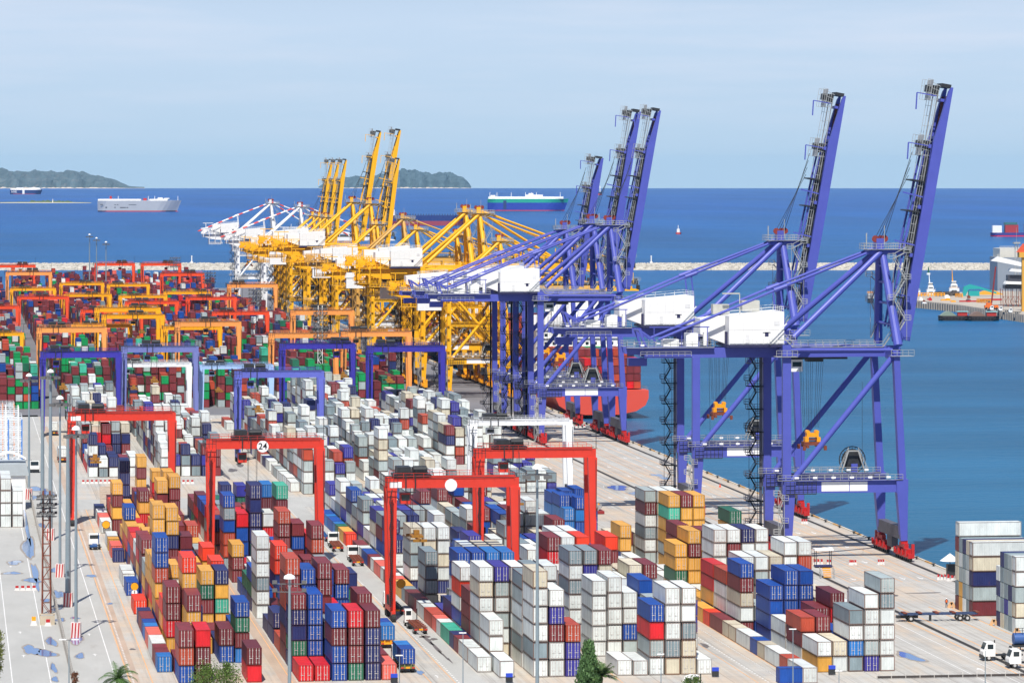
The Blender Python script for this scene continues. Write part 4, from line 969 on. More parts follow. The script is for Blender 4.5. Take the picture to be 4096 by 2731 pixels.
K5 = crane(2260, BLUE, 'leftmost and farthest blue quay crane with a shorter raised boom', 81, .96, GB, None, .8)
crane(1916, YELL, 'nearest tall yellow quay crane with its boom lowered over the ship', 0, 1.0, GY)
crane(1860, YELL, 'second tall yellow quay crane with lowered boom, just left of the nearest', 0, 1.0, GY)
crane(1481, YELL, 'tall yellow quay crane with raised boom, right one of the tallest pair', 81, 1.0, GY)
crane(1408, YELL, 'tall yellow quay crane with raised boom, left one of the tallest pair', 81, 1.0, GY)
crane(1997, YELL, 'low yellow quay crane with lowered boom right behind the blue crane tails', 0, .86, GY)
crane(1825, YELL, 'low yellow quay crane with lowered boom between the tall yellow ones', 0, .86, GY)
crane(1664, YELL, 'low yellow quay crane with lowered boom behind the wide white house', 0, .86, GY)
crane(1611, srgb(206, 158, 80), 'dull ochre quay crane with lowered boom and thin mast', 0, .92, GY)
crane(1506, YELL, 'low yellow quay crane with raised boom, beside the tallest pair on its right', 83, .86, GY)
for px, w in ((1305, 'rightmost'), (1278, 'middle'), (1252, 'leftmost')):
    crane(px, YELL, 'low yellow quay crane with raised boom, %s of the far trio' % w, 83, .86, GY)
W1 = crane(1200, WHITE_, 'right one of the two white quay cranes with red striped stays', 0, .92, GW, skip=('tail_frame',))
W2 = crane(1083, WHITE_, 'left one of the two white quay cranes with red striped stays', 0, .92, GW, skip=('tail_frame',))
# red and white stripes on the stays of the white cranes
def striped():
    m = mat('red_white_stripes', (.8, .8, .8), rough=.5, noise=.02); t = m.node_tree; b = t.nodes['Principled BSDF']
    g = N(t, 'ShaderNodeTexCoord'); s = N(t, 'ShaderNodeSeparateXYZ'); t.links.new(g.outputs['Object'], s.inputs[0])
    k = N(t, 'ShaderNodeMath', operation='SINE'); mu = N(t, 'ShaderNodeMath', operation='MULTIPLY'); mu.inputs[1].default_value = 2 * math.pi / 7.0
    t.links.new(s.outputs['X'], mu.inputs[0]); t.links.new(mu.outputs[0], k.inputs[0])
    gt = N(t, 'ShaderNodeMath', operation='GREATER_THAN'); gt.inputs[1].default_value = .3; t.links.new(k.outputs[0], gt.inputs[0])
    mx = N(t, 'ShaderNodeMix', data_type='RGBA'); mx.inputs['A'].default_value = (.8, .8, .8, 1); mx.inputs['B'].default_value = (*srgb(214, 70, 60), 1)
    t.links.new(gt.outputs[0], mx.inputs['Factor']); t.links.new(mx.outputs['Result'], b.inputs['Base Color']); return m
M_STR = striped(); sm = {}
for W in (W1, W2):
    for c in kids(W):
        nm = c.name.split('.')[0]
        if nm in ('back_stay', 'fore_stay'):
            if nm not in sm or True:
                key = c.data.name
                if key not in sm: sm[key] = c.data.copy(); sm[key].materials[0] = M_STR
                c.data = sm[key]
        if nm in ('boom_gear', 'stair_tower', 'trolley'):
            key = c.data.name
            if key not in sm: sm[key] = c.data.copy(); sm[key].materials[0] = M_CRANE
            c.data = sm[key]
# the first crane was only the pattern
def drop(tr):
    for k in tr[1]: drop(k)
    bpy.data.objects.remove(tr[0])
drop(TR); bpy.data.objects.remove(tieL)
for q in OLD: bpy.data.objects.remove(q)
# grey cooling boxes on the nearest crane's machinery house, yellow legs of the far cranes keep yellow bogies
b = MB(); b.box((-14, 2, 52.1), (-10.5, 4.6, 54.2)); b.box((-7.6, 2, 52.7), (-3.8, 5, 55.0)); b.beam((-8.6, 0, 52.3), (-8.6, 0, 56.6), .18); b.beam((-8.6, 0, 56.6), (-12.4, 0, 56.6), .3)
b.build('cooling_unit', mat('cooling_grey', srgb(176, 176, 168)), K1)
bog = {}
for o in list(COLL.objects):
    if o.name.startswith('bogie') and o.parent and o.parent.get('group') in (GY, GW):
        key = o.data.name
        if key not in bog: bog[key] = o.data.copy(); bog[key].materials[0] = M_YEL
        o.data = bog[key]

# ------------------------------------------------------------------ rubber-tyred yard gantries
M_SPR = mat('spreader_ochre', srgb(150, 104, 30), noise=.3, nscale=2)
def gantry():
    root = thing('yard_gantry', 'x', 'gantry crane'); Wd = 24.8; HY = 3.9
    P = lambda n, mb, m=M_CRANE, par=root: mb.build(n, m, par)
    for s in (-1, 1):
        b = MB(); b.box((0, s * 2.3 - .55, 24.4), (Wd, s * 2.3 + .55, 26.2)); b.box((-.4, s * 2.3 - .12, 26.21), (Wd + .4, s * 2.3 + .12, 26.32), 1)
        b.build('main_beam', [M_CRANE, M_DARK], root)
        b = MB(); y = s * 3.3; b.rail((1, y, 26.2), (Wd - 1, y, 26.2), 1.0, 12, .04); P('railing', b, M_CRANE)
        for x in (.75, Wd - .75):
            b = MB(); b.beam((x, s * 2.5, 24.39), (x, s * HY, 2.6), 1.9, 1.3, w2=1.0, h2=1.1, up=(0, 1, 0)); P('leg', b)
    for x in (.75, Wd - .75):
        b = MB(); b.box((x - .5, -HY - .6, 1.7), (x + .5, HY + .6, 2.75)); b.box((x - .45, -2.0, 24.5), (x + .45, 2.0, 26)); b.box((x - .55, -1.7, 2.76), (x + .55, 1.6, 4.4), 1)
        for s in (-1, 1): b.box((x - .35, s * 5.0 - .9, 1.2), (x + .35, s * 5.0 + .9, 1.95))
        b.build('sill_beam', [M_CRANE, M_DARK], root)
        b = MB()
        for s in (-1, 1):
            for q in (-.95, .95): b.tube((x - .35, s * 5.0 + q, .75), (x + .35, s * 5.0 + q, .75), .75, 14)
        P('wheels', b, M_TYRE)
    b = MB(); z = 2.8; k = 0
    while z < 24:
        for yy in (-5.2, -4.6): b.beam((.1 + .5 * (k % 2), yy, z), (.6 - .5 * (k % 2), yy, z + 2.4), .1)
        for i in range(6): b.cbox((.35, -4.9, z + .4 * i), (.5, .6, .06))
        z += 2.4; k += 1
    b.rail((-.6, -5.2, 24.6), (1.6, -5.2, 24.6), 2.2, 3, .06); b.rail((-.6, -5.2, 24.6), (-.6, 5, 24.6), 2.2, 4, .06); b.beam((Wd - .2, -4.4, 12), (Wd - .2, -4.0, 24), .12); b.beam((Wd - .2, -4.2, 26.5), (Wd - .2, -4.2, 31), .12); P('ladder', b, M_DARK)
    b = MB(); b.box((1.2, -3.0, 26.45), (8.2, 3.0, 26.9)); b.box((1.8, -2.6, 26.9), (4.4, 1.8, 28.3)); b.tube((4.9, -1.6, 27.8), (7.4, -1.6, 27.8), .7, 10); b.box((5, .2, 26.9), (7.8, 2.4, 28.0)); b.rail((1.0, -3.1, 26.9), (8.4, -3.1, 26.9), 1.0, 5, .05)
    b.box((3.2, -3.5, 24.0), (3.4, -3.3, 26.9)); b.box((5.0, -3.5, 24.0), (5.2, -3.3, 26.9)); b.box((3.2, -3.5, 23.6), (5.2, -3.3, 23.8)); tr = P('trolley', b, M_DARK)
    b = MB(); b.box((2.6, -1.4, 21.4), (4.4, 1.2, 23.4)); b.box((2.7, -1.43, 22), (4.3, -1.41, 23.1), 1); b.build('operator_cab', [M_CRANE, M_GLASS], tr)
    b = MB(); b.box((4.6, -2.0, 15.1), (6.8, 2.0, 15.5)); b.box((5.2, -.8, 15.51), (6.2, .8, 16.4)); b.box((4.4, -6, 14.7), (7.0, -5.6, 15.2)); b.box((4.4, 5.6, 14.7), (7, 6, 15.2)); b.box((5.5, -6, 14.8), (5.9, 6, 15.3)); sp = b.build('spreader', M_SPR, tr)
    b = MB()
    for x in (4.8, 6.6):
        for y in (-1.8, 1.8): b.beam((x, y, 26.4), (x, y * .6, 16.8), .07)
    b.build('hoist_ropes', M_DARK, sp)
    return root
g0 = gantry(); GT = tree_of(g0)
GR = 'yard gantry cranes spanning the container blocks'
REDP = srgb(212, 60, 44)
def rtg(xl, xr, ytop, zt, color, label, trolley=0.0, rope=1.0, Xl=None, w=25.0, skip=()):
    """placed from where its beam ends and beam top stand in the photograph, for a beam top zt metres up"""
    t = F * (H - zt) / (ytop - V)
    r = ray(xl, 0); X = t * r[0] if Xl is None else Xl; Y = on_x(xl, X)[0] if Xl is not None else t * r[1]
    o = copy_tree(GT, None, color, skip); o.location = (X, Y, 0); o['label'] = label; o['group'] = GR
    r2 = ray(xr, 0); wid = t * r2[0] * 1.0 - X; o.scale = (max(.9, min(1.12, wid / 24.8)), 1, zt / 26.3)
    for c in kids(o):
        if c.name.split('.')[0] == 'trolley': c.location.x = trolley * 16
    return o
R1_ = rtg(273, 704, 1649, 26.2, REDP, 'red gantry crane over the leftmost front containers', .03)
R2_ = rtg(828, 1297, 1757, 26.2, REDP, 'red gantry crane with the number 24 on its beam', .25)
R3_ = rtg(1545, 2078, 1907, 26.3, REDP, 'nearest red gantry crane with a blank white disc on its beam', .0)
R4_ = rtg(1898, 2386, 1794, 25.6, REDP, 'rightmost red gantry crane in front of the white one', .15)
DBL, PBL, VBL = srgb(58, 52, 158), srgb(112, 120, 180), srgb(96, 104, 190)
rtg(161, 486, 1406, 26.2, DBL, 'dark blue gantry crane at the left behind the light masts', .08)
rtg(486, 795, 1385, 26, PBL, 'pale grey blue gantry crane right of the left dark blue one', .3)
rtg(940, 1298, 1483, 26, VBL, 'slate blue gantry crane standing nearest over the white containers', .05)
rtg(1119, 1423, 1373, 25.4, DBL, 'dark blue gantry crane with a white board at its trolley end', .95)
rtg(1468, 1783, 1383, 26.2, DBL, 'dark blue gantry crane left of the blue quay crane tails', .08)
N3_ = rtg(466, 767, 1450, 19.6, (.78, .8, .82), 'low white gantry crane reading NO 3 on its beam', .0, skip=('ladder',))
N2_ = rtg(795, 1095, 1458, 19.6, srgb(160, 190, 230), 'low light blue gantry crane beside the white one', .05, skip=('ladder',))
N4_ = rtg(1875, 2292, 1677, 20.0, (.78, .8, .82), 'white gantry crane reading NO 4 behind the rightmost red one', .1)
OR_ = srgb(244, 158, 84)
for a in ((147, 428, 1309, 26, 'orange gantry crane leftmost of the row behind the dark blue ones', .15), (701, 966, 1286, 25, 'orange gantry crane above the green and maroon stacks, left half', .5), (1076, 1356, 1332, 24, 'orange gantry crane behind the dark blue one with the white board', .85),
          (1365, 1648, 1326, 24.5, 'orange gantry crane in front of the yellow quay crane legs', .1), (1163, 1417, 1240, 26.5, 'orange gantry crane behind the dense floodlight mast', .4), (23, 208, 1087, 27, 'small far orange gantry crane near the left edge', .6), (910, 1111, 1136, 25.5, 'far orange gantry crane in front of the white quay crane legs', .05)):
    rtg(*a[:4], OR_, a[4], a[5])
GOLD = srgb(248, 170, 20)
for a in ((379, 643, 1230, 24.4, 'rear golden gantry crane of the close pair with white boards', .75), (407, 659, 1258, 23.4, 'front golden gantry crane of the close pair with white boards', .55), (285, 529, 1297, 19.2, 'low yellow gantry crane behind the orange leftmost one', .2), (655, 889, 1305, 19.4, 'low yellow gantry crane behind the second orange one', .1),
          (-140, 96, 1330, 18.6, 'yellow gantry crane cut by the left edge, one leg in the picture', .7), (40, 224, 1152, 19.4, 'low yellow gantry crane under the small far orange one', .2), (238, 417, 1131, 19.4, 'low yellow gantry crane right of the far left masts', .6), (428, 599, 1136, 19.4, 'low yellow gantry crane left of the far red pair', .1),
          (255, 447, 1176, 19.2, 'low yellow gantry crane in the second row of yellow ones', .6), (475, 669, 1181, 19.2, 'low yellow gantry crane over the middle of the far stacks', .2), (655, 847, 1166, 19.2, 'low yellow gantry crane in front of the right far red one', .9)):
    rtg(*a[:4], GOLD, a[4], a[5])
RO = srgb(232, 78, 40)
for a in ((70, 276, 1185, 21, 'orange red gantry crane with a red hut, upper left', .45), (-130, 77, 1223, 20.5, 'orange red gantry crane cut by the left edge', .6), (744, 947, 1188, 20, 'orange red gantry crane with red hut right of the centre masts', .3), (849, 1078, 1246, 20.6, 'orange red gantry crane nearest the yellow quay cranes', .1),
          (323, 575, 1237, 20.8, 'faded red gantry crane behind the golden pair, lower', .1), (500, 716, 1204, 20.4, 'faded red gantry crane behind the golden pair, upper', .2), (-20, 143, 1059, 24, 'far red gantry crane at the upper left edge before the breakwater', .75), (379, 540, 1052, 24, 'far red gantry crane beside the three tall light masts', .75),
          (564, 725, 1052, 24, 'far red gantry crane left of the lattice tower', .75), (641, 818, 1092, 24, 'far red gantry crane in front of the lattice tower', .75)):
    rtg(*a[:4], RO, a[4], a[5])
drop(GT)
def text(body, size, loc, rot, m, parent=None, name='lettering', ext=.01):
    cu = bpy.data.curves.new(name, 'FONT'); cu.body = body; cu.size = size; cu.extrude = ext; cu.align_x = 'CENTER'; cu.align_y = 'CENTER'; cu.materials.append(m); cu.offset = size * .012
    tmp = bpy.data.objects.new(name, cu); me = bpy.data.meshes.new_from_object(tmp); bpy.data.objects.remove(tmp); o = bpy.data.objects.new(name, me); COLL.objects.link(o); o.rotation_euler = rot; o.location = loc; o.parent = parent; return o
M_INK = mat('black_ink', (.01, .01, .012), noise=0); FR = (R(90), 0, 0)
def disc(parent, x, z, r, y):
    b = MB(); b.tube((x, y, z), (x, y + .04, z), r, 28); return b.build('number_disc', M_SIGN, parent)
disc(R2_, 11.7, 24.9, 1.25, -2.93); text('24', 1.9, (11.7, -2.96, 24.9), FR, M_INK, R2_)
disc(R3_, 11.9, 24.9, 1.15, -2.93)
for Rr, x in ((R3_, 1.4), (R1_, 1.6)):
    b = MB(); b.box((x - 1.1, -2.93, 24.5), (x + 1.2, -2.88, 25.6)); b.build('sign_board', M_SIGN, Rr)
text('NO.4', 1.7, (14.2, -2.9, 25.3), FR, mat('white_ink', (.95, .95, .95), noise=0), N4_); text('LCB1', 1.5, (2.8, -2.9, 25.3), FR, MATS['white_ink'], N3_); text('NO.3', 1.5, (12.6, -2.9, 25.3), FR, MATS['white_ink'], N3_)
for o, x in ((N4_, 19.2), (N3_, 17.6), (N2_, 19.5)):
    b = MB(); b.box((x - 2, -2.92, 24.7), (x + 2, -2.88, 25.8)); b.build('sign_board', M_SIGN, o)

# ------------------------------------------------------------------ ships
def loft(mb, secs, mi=lambda k: 0):
    """secs: list of (x, [(y,z)...]) closed outlines with equal counts"""
    n = len(secs[0][1]); o = len(mb.v)
    for x, pts in secs: mb.v += [(x, y, z) for y, z in pts]
    for i in range(len(secs) - 1):
        for k in range(n): mb.f.append((o + i * n + k, o + i * n + (k + 1) % n, o + (i + 1) * n + (k + 1) % n, o + (i + 1) * n + k)); mb.m.append(mi(k)); mb.c.append(None)
    mb.f.append(tuple(o + k for k in range(n))); mb.m.append(0); mb.c.append(None)
    mb.f.append(tuple(o + (len(secs) - 1) * n + k for k in range(n - 1, -1, -1))); mb.m.append(0); mb.c.append(None)
def hull(L, B, D, bands, rake=.06, sternr=.02):
    """hull along +x with the bow at x=L; bands: heights where the paint changes, from the water up"""
    zs = [-2] + bands + [D]; mb = MB(); nb = len(zs)
    def sec(f):
        if f < .12: w = .82 + .18 * (f / .12) ** .5
        elif f < .8: w = 1
        else: w = max(.02, 1 - ((f - .8) / .2) ** 1.9)
        lo = w * (1 if f < .75 else max(.02, 1 - ((f - .75) / .25) ** 1.5)) * (1 if f > .12 else .35 + .65 * f / .12)
        out = []
        for s in (-1, 1):
            side = []
            for i, z in enumerate(zs): g = i / (nb - 1); side.append((s * B / 2 * (lo * (1 - g) + w * g), z))
            out += side if s < 0 else side[::-1]
        return out
    secs = []
    for f in [0, .02, .06, .12, .25, .5, .75, .82, .87, .91, .94, .97, .99, 1]:
        pts = sec(f); secs.append((L * f, pts))
    n = len(secs[0][1])
    o = len(mb.v)
    for f_, (x, pts) in zip([0, .02, .06, .12, .25, .5, .75, .82, .87, .91, .94, .97, .99, 1], secs):
        for y, z in pts: mb.v.append((x + (rake * L * (z / D) * max(0, (f_ - .8) / .2)), y, z))
    for i in range(len(secs) - 1):
        for k in range(n):
            kk = k if k < nb else n - 1 - k; mi = min(nb - 2, kk if k < nb else kk - 1); 
            if k == nb - 1: mi = nb - 1
            mb.f.append((o + i * n + k, o + i * n + (k + 1) % n, o + (i + 1) * n + (k + 1) % n, o + (i + 1) * n + k)); mb.m.append(max(0, mi)); mb.c.append(None)
    for i in range(nb - 1):      # flat stern, in the same bands
        mb.f.append((o + i, o + n - 1 - i, o + n - 2 - i, o + i + 1)); mb.m.append(i); mb.c.append(None)
    return mb
def pm(name, r, g, b, **k): return mat(name, srgb(r, g, b), rough=.5, noise=.05, nscale=.05, **k)
ANTI = pm('boot_top_red', 176, 60, 66)
def ship(x0, x1, ywl, label, bands, mats, D, B, extra=None, name='ship', deckm=None):
    p, t = sea(x0, ywl); L = (x1 - x0) * t / F
    s = thing(name, label, 'ship', p, -PSI - math.atan((x0 - CX) / F) * .15)
    m = list(mats) + [deckm or mats[-1]]; hull(L / 1.03, B, D, bands).build('hull', m, s)
    if extra: extra(s, L, t)
    return s
def blocks(parent, name, lst, m):
    mb = MB()
    for a in lst: mb.box(*a)
    return mb.build(name, m, parent)
def s1(s, L, t):
    h = 23
    blocks(s, 'top_deck', [((1, -12, h), (L * .53, 12, h + 3)), ((L * .64, -12, h), (L * .86, 12, h + 3)), ((L * .74, -11, h + 3), (L * .8, 11, h + 6)), ((L * .82, -11, h + 3), (L * .88, 11, h + 5))], M_WHITE)
    blocks(s, 'funnel', [((L * .145, -3, h + 3), (L * .17, 3, h + 9))], M_RED); blocks(s, 'funnel', [((L * .56, -3, h), (L * .6, 3, h + 4.5))], M_RED)
    blocks(s, 'dark_opening', [((L * .035, -16.2, 14), (L * .07, -16, 15.4)), ((L * .1, -16.2, 8), (L * .12, -16, 10)), ((L * .21, -16.2, 8), (L * .225, -16, 10)), ((L * .28, -16.2, 8), (L * .35, -16, 9.4)), ((L * .36, -16.2, 8), (L * .38, -16, 9.4)), ((L * .21, -16.2, 14), (L * .23, -16, 15)), ((L * .24, -16.2, 14), (L * .26, -16, 15)), ((L * .385, -16.2, 14), (L * .48, -16, 14.8))], M_DARK)
    mb = MB()
    for f in (.25, .62, .7, .985): mb.beam((L * f, 0, h), (L * f, 0, h + 9), .8)
    mb.build('mast', M_WHITE, s)
    mb = MB(); mb.prism([(L * .63, 3), (L * .74, 7), (L * .86, 13.5), (L * .9, 17), (L * 1.0, 17.3), (L * .99, 9), (L * .96, 3)], -16.25, -16.12); o = mb.build('bow_paint', pm('bow_navy', 40, 60, 110), s)
    bm = MB(); bm.prism([(L * .95, -1), (L * 1.0, -1), (L * .99, .9), (L * .96, .9)], -1.5, 1.5); bm.build('bulb', ANTI, s)
ship(392, 716, 847, 'grey car carrier ship with white upper deck on the open sea, left', [2.2], (ANTI, pm('carrier_grey', 168, 172, 178)), 23, 32, s1, 'car_carrier', M_WHITE)
bpy.data.objects['bow_paint'].parent = bpy.data.objects['car_carrier']
# the painted bow follows the hull: build it as a thin strip hugging the side instead of a flat board
bpy.data.objects.remove(bpy.data.objects['bow_paint'])
def s2(s, L, t):
    blocks(s, 'top_deck', [((2, -12, 17), (L * .97, 12, 22)), ((L * .2, -10, 22), (L * .42, 10, 25.5)), ((L * .6, -10, 22), (L * .95, 10, 25))], M_WHITE)
    blocks(s, 'white_stripe', [((L * .4, -16.3, 1), (L * .47, -16.05, 17))], M_WHITE)
    mb = MB()
    for f in (.5, .75): mb.beam((L * f, 0, 24), (L * f, 0, 31), .8)
    mb.build('mast', M_WHITE, s); text('NYK', 11, (L * .14, -16.4, 9), FR, M_SIGN, s)
ship(41, 166, 777, 'small dark blue car carrier with white top near the horizon, far left', [1.5], (ANTI, pm('hull_navy', 30, 52, 110)), 17, 32, s2, 'car_carrier', M_WHITE)
def s3(s, L, t):
    blocks(s, 'top_deck', [((2, -12, 25.5), (L * .96, 12, 30)), ((L * .48, -11, 30), (L * .7, 11, 34)), ((L * .04, -10, 30), (L * .1, 10, 33)), ((L * .52, -9, 34), (L * .58, 9, 37))], M_WHITE)
    mb = MB()
    for f in (.03, .12, .3, .48, .56, .62, .92): mb.beam((L * f, 0, 30), (L * f, 0, 39), .8)
    mb.build('mast', M_WHITE, s); blocks(s, 'ramp_door', [((L * .2, -16.3, 4), (L * .24, -16.05, 22))], pm('door_grey', 40, 60, 110))
ship(1950, 2266, 844, 'green and blue car carrier with white top, middle of the sea', [2.2, 17.5], (ANTI, pm('hull_blue', 36, 62, 160), pm('hull_green', 30, 160, 135)), 25.5, 32, s3, 'car_carrier', M_WHITE)
def s4(s, L, t):
    mb = MB()
    for i in range(30): mb.cbox((L * .03 + i * L * .031, 0, 16.5), (L * .012, 10, 2.5))
    mb.build('deck_gear', pm('deck_slate', 60, 75, 110), s); blocks(s, 'deck_house', [((L * .03, -11, 15), (L * .1, 11, 24))], M_WHITE)
ship(1545, 1890, 902, 'dark blue and red tanker lying behind the yellow cranes', [7.0], (pm('tanker_red', 150, 62, 80), pm('tanker_blue', 34, 56, 116)), 15.5, 32, s4, 'tanker')
ship(2376, 2408, 781, 'tiny bulk carrier with red hull behind the leftmost blue boom', [6], (ANTI, pm('bulk_navy', 50, 60, 90)), 12, 20, lambda s, L, t: blocks(s, 'deck_crane', [((L * .3, -2, 12), (L * .4, 2, 34)), ((L * .7, -2, 12), (L * .8, 2, 34))], M_WHITE), 'bulk_carrier')
def s6(s, L, t):
    blocks(s, 'deck_house', [((L * .03, -6, 5), (L * .2, 6, 14))], M_WHITE)
    blocks(s, 'deck_cargo', [((L * .26, -7, 5), (L * .5, 7, 15)), ((L * .62, -7, 5), (L * .83, 7, 15.5))], pm('cargo_red', 168, 54, 60)); blocks(s, 'deck_cargo', [((L * .25, -7.2, 15), (L * .48, 7.2, 18))], pm('cargo_green', 60, 110, 110))
ship(3962, 4180, 946, 'small red container ship at the right edge of the open sea', [1.5], (pm('feeder_red', 205, 40, 80), pm('feeder_navy', 60, 60, 130)), 5, 16, s6, 'feeder_ship')
def s7(s, L, t): blocks(s, 'cabin', [((L * .2, -2, 2.5), (L * .7, 2, 7)), ((L * .4, -.3, 7), (L * .5, .3, 12))], M_WHITE)
ship(2703, 2725, 937, 'tiny red fishing boat with white cabin on the open sea', [1], (pm('boat_red', 190, 60, 60), pm('boat_pink', 190, 90, 90)), 2.6, 6, s7, 'fishing_boat')
# container ship lying stern-on at the quay
sh = thing('container_ship', 'big red container ship moored stern towards us behind the middle blue cranes', 'ship', (223.2, 1372, 0), R(90))
hull(270, 32.6, 6.2, [-1.6], .05).build('hull', [pm('keel_dark', 70, 30, 34), pm('hull_orange_red', 218, 80, 62), pm('deck_brown', 120, 60, 50)], sh)
b = MB(); q_ = [(-16.3, 6.25), (16.3, 6.25), (16.3, 3.5), (15.2, 1), (12, -1.0), (6, -2.2), (-6, -2.2), (-12, -1.0), (-15.2, 1), (-16.3, 3.5)]; n_ = len(q_)
b.add([(-1.5, y, z) for y, z in q_] + [(8, y, z) for y, z in q_], [tuple(range(n_)), tuple(range(2 * n_ - 1, n_ - 1, -1))] + [(i, i + n_, (i + 1) % n_ + n_, (i + 1) % n_) for i in range(n_)]); b.build('stern_overhang', MATS['hull_orange_red'], sh)
b = MB()
for s in (-1, 1): b.rail((0, s * 16, 6.2), (60, s * 15.9, 6.2), 1.1, 20)
b.build('railing', M_RAIL, sh)
b = MB(); b.box((54, -15, 6.2), (70, 15, 27)); b.box((53, -16.5, 27), (67, 16.5, 30)); b.box((56, -9, 30), (66, 9, 35.5)); b.box((57, -4, 35.5), (62, 4, 39))
for z in (10, 13, 16, 19, 22, 25): b.box((53.4, -15.4, z), (54, 15.4, z + .25))
for z in (10.6, 13.6, 16.6, 19.6, 22.6):
    for y in range(-13, 14, 3): b.box((53.9, y, z), (53.99, y + 1.1, z + 1.1), 1)
b.build('deck_house', [M_WHITE, M_GLASS], sh)
sh2 = thing('container_ship', 'grey container ship moored farther along the quay behind the yellow cranes', 'ship', (223, 1960, 0), R(-90))
hull(255, 30, 7, [0], .05).build('hull', [pm('keel_red', 120, 50, 50), pm('hull_slate', 70, 84, 100), pm('deck_slate2', 90, 90, 95)], sh2)
b = MB(); b.box((40, -14, 7), (56, 14, 34)); b.box((40, -16, 34), (54, 16, 37)); b.box((200, -13, 7), (214, 13, 28)); b.build('deck_house', M_WHITE, sh2)
b = MB(); b.box((60, -14, 7), (100, 14, 20)); b.box((104, -14, 7), (150, 14, 17)); b.box((154, -14, 7), (198, 14, 19)); b.build('deck_cargo', pm('cargo_maroon', 134, 52, 56), sh2)

# ------------------------------------------------------------------ the small port at the right edge
def poly_slab(name, pts, z0, z1, m, parent=None):
    n = len(pts); mb = MB(); mb.add([(p.x, p.y, z0) for p in pts] + [(p.x, p.y, z1) for p in pts], [tuple(range(n - 1, -1, -1)), tuple(range(n, 2 * n))] + [(i, (i + 1) % n, n + (i + 1) % n, n + i) for i in range(n)])
    return mb.build(name, m, parent)
pts = [G(3600, 1198), G(3654, 1204), G(3835, 1222), G(4096, 1262), G(4400, 1310), G(4500, 1180), G(4000, 1166), G(3830, 1172), G(3700, 1185), G(3600, 1186)]
struct(poly_slab('pier_ground', pts, -1.2, .5, mat('pier_top', srgb(172, 164, 152), rough=.9, noise=.12, nscale=.02)))
pw = thing('pier_wall', 'dark pier edge standing on concrete piles at the right', 'pier', pts[1])
mb = MB(); e1, e2 = MB(), MB()
for a, b_ in zip(pts[:4], pts[1:5]):
    n = int((b_ - a).length / 4.2)
    for i in range(n): p = a.lerp(b_, i / n) - pts[1]; e1.box((p.x - .9, p.y - 1.2, -4.5), (p.x + .9, p.y + .3, .3))
    d = a - pts[1]; q = b_ - pts[1]; e2.beam((d.x, d.y + 1.2, -1.9), (q.x, q.y + 1.2, -1.9), .6, 3.4)
e1.build('pile', mat('pile_grey', srgb(150, 145, 138), rough=.9, noise=.2, nscale=.3), pw); e2.build('pier_face', mat('pier_dark', srgb(60, 60, 66), rough=.9), pw)
def tug(x0, x1, ywl, label, mastc, h=1.0):
    t = (H + 3.5) * F / (ywl - V); p = at(x0, ywl, t); L = (x1 - x0) * t / F
    s = thing('tugboat', label, 'tugboat', p, -PSI, group='white tugboats behind the pier')
    hull(L, 7, 2.6, [1.2], .02).build('hull', [M_DARK, pm('tug_black', 50, 44, 44), pm('tug_deck', 90, 70, 60)], s)
    b = MB(); b.box((L * .25, -2.6, 2.6), (L * .8, 2.6, 5.6)); b.box((L * .34, -2.2, 5.6), (L * .7, 2.2, 8.2)); b.box((L * .38, -1.9, 8.2), (L * .64, 1.9, 10.4))
    for z in (3.6, 6.6, 9): 
        for k in range(4): b.box((L * (.38 + .07 * k), -2.64 if z < 5 else -2.24 if z < 8 else -1.94, z), (L * (.38 + .07 * k) + .6, -2.2 if z < 8 else -1.9, z + .8), 1)
    b.build('wheelhouse', [M_WHITE, M_GLASS], s)
    b = MB(); b.beam((L * .45, 0, 10.4), (L * .42, 0, 17 * h), .7, .7, 0, .3, .3); b.rail((L * .25, -2.6, 5.6), (L * .8, -2.6, 5.6), .9, 5); b.build('mast', mastc, s)
    return s
tug(3640, 3690, 1196, 'leftmost white tugboat half hidden behind the nearest blue boom', M_WHITE, .85)
tug(3690, 3752, 1193, 'middle white tugboat with flags on its tall white mast', M_WHITE)
tug(3778, 3850, 1186, 'right tugboat with an orange mast beside the pile of grey netting', M_YEL, 1.05)
def barge(x0, x1, ywl, label, arch):
    t = (H + 3.5) * F / (ywl - V); p = at(x0, ywl, t); L = (x1 - x0) * t / F
    s = thing('barge', label, 'barge', p, -PSI, group='cargo barges at the pier')
    hull(L, 9, 2.4, [.8], .01).build('hull', [M_DARK, pm('barge_black', 52, 46, 48), pm('barge_deck', 90, 80, 74)], s)
    b = MB(); n = 10; prof = [(L * .05, 2.4)] + [(L * .05 + L * .5 * i / n, 2.5 + 2.4 * math.sin(math.pi * i / n)) for i in range(n + 1)] + [(L * .55, 2.4)]
    b.prism(prof, -3.6, 3.6); b.build('hatch_cover', arch, s)
    b = MB(); b.box((L * .6, -2.6, 2.4), (L * .9, 2.6, 4.6)); b.build('cabin', pm('barge_red', 170, 50, 44), s); b = MB(); b.box((L * .57, -3, 4.61), (L * .94, 3, 4.9)); b.build('cabin_roof', pm('cabin_roof_teal', 150, 200, 200), s)
    b = MB()
    for i in range(int(L / 1.8)): b.tube((i * 1.8 + .8, -4.62, 1.3), (i * 1.8 + .8, -4.9, 1.3), .6, 8)
    b.build('tyre_fender', M_TYRE, s)
barge(3754, 3880, 1279, 'left cargo barge with pale green arched cover at the pier', pm('cover_sage', 130, 145, 130))
barge(3870, 3996, 1280, 'right cargo barge with brown arched cover at the pier', pm('cover_brown', 126, 104, 92))
def stand(x, y, z=.5): return G(x, y, z)
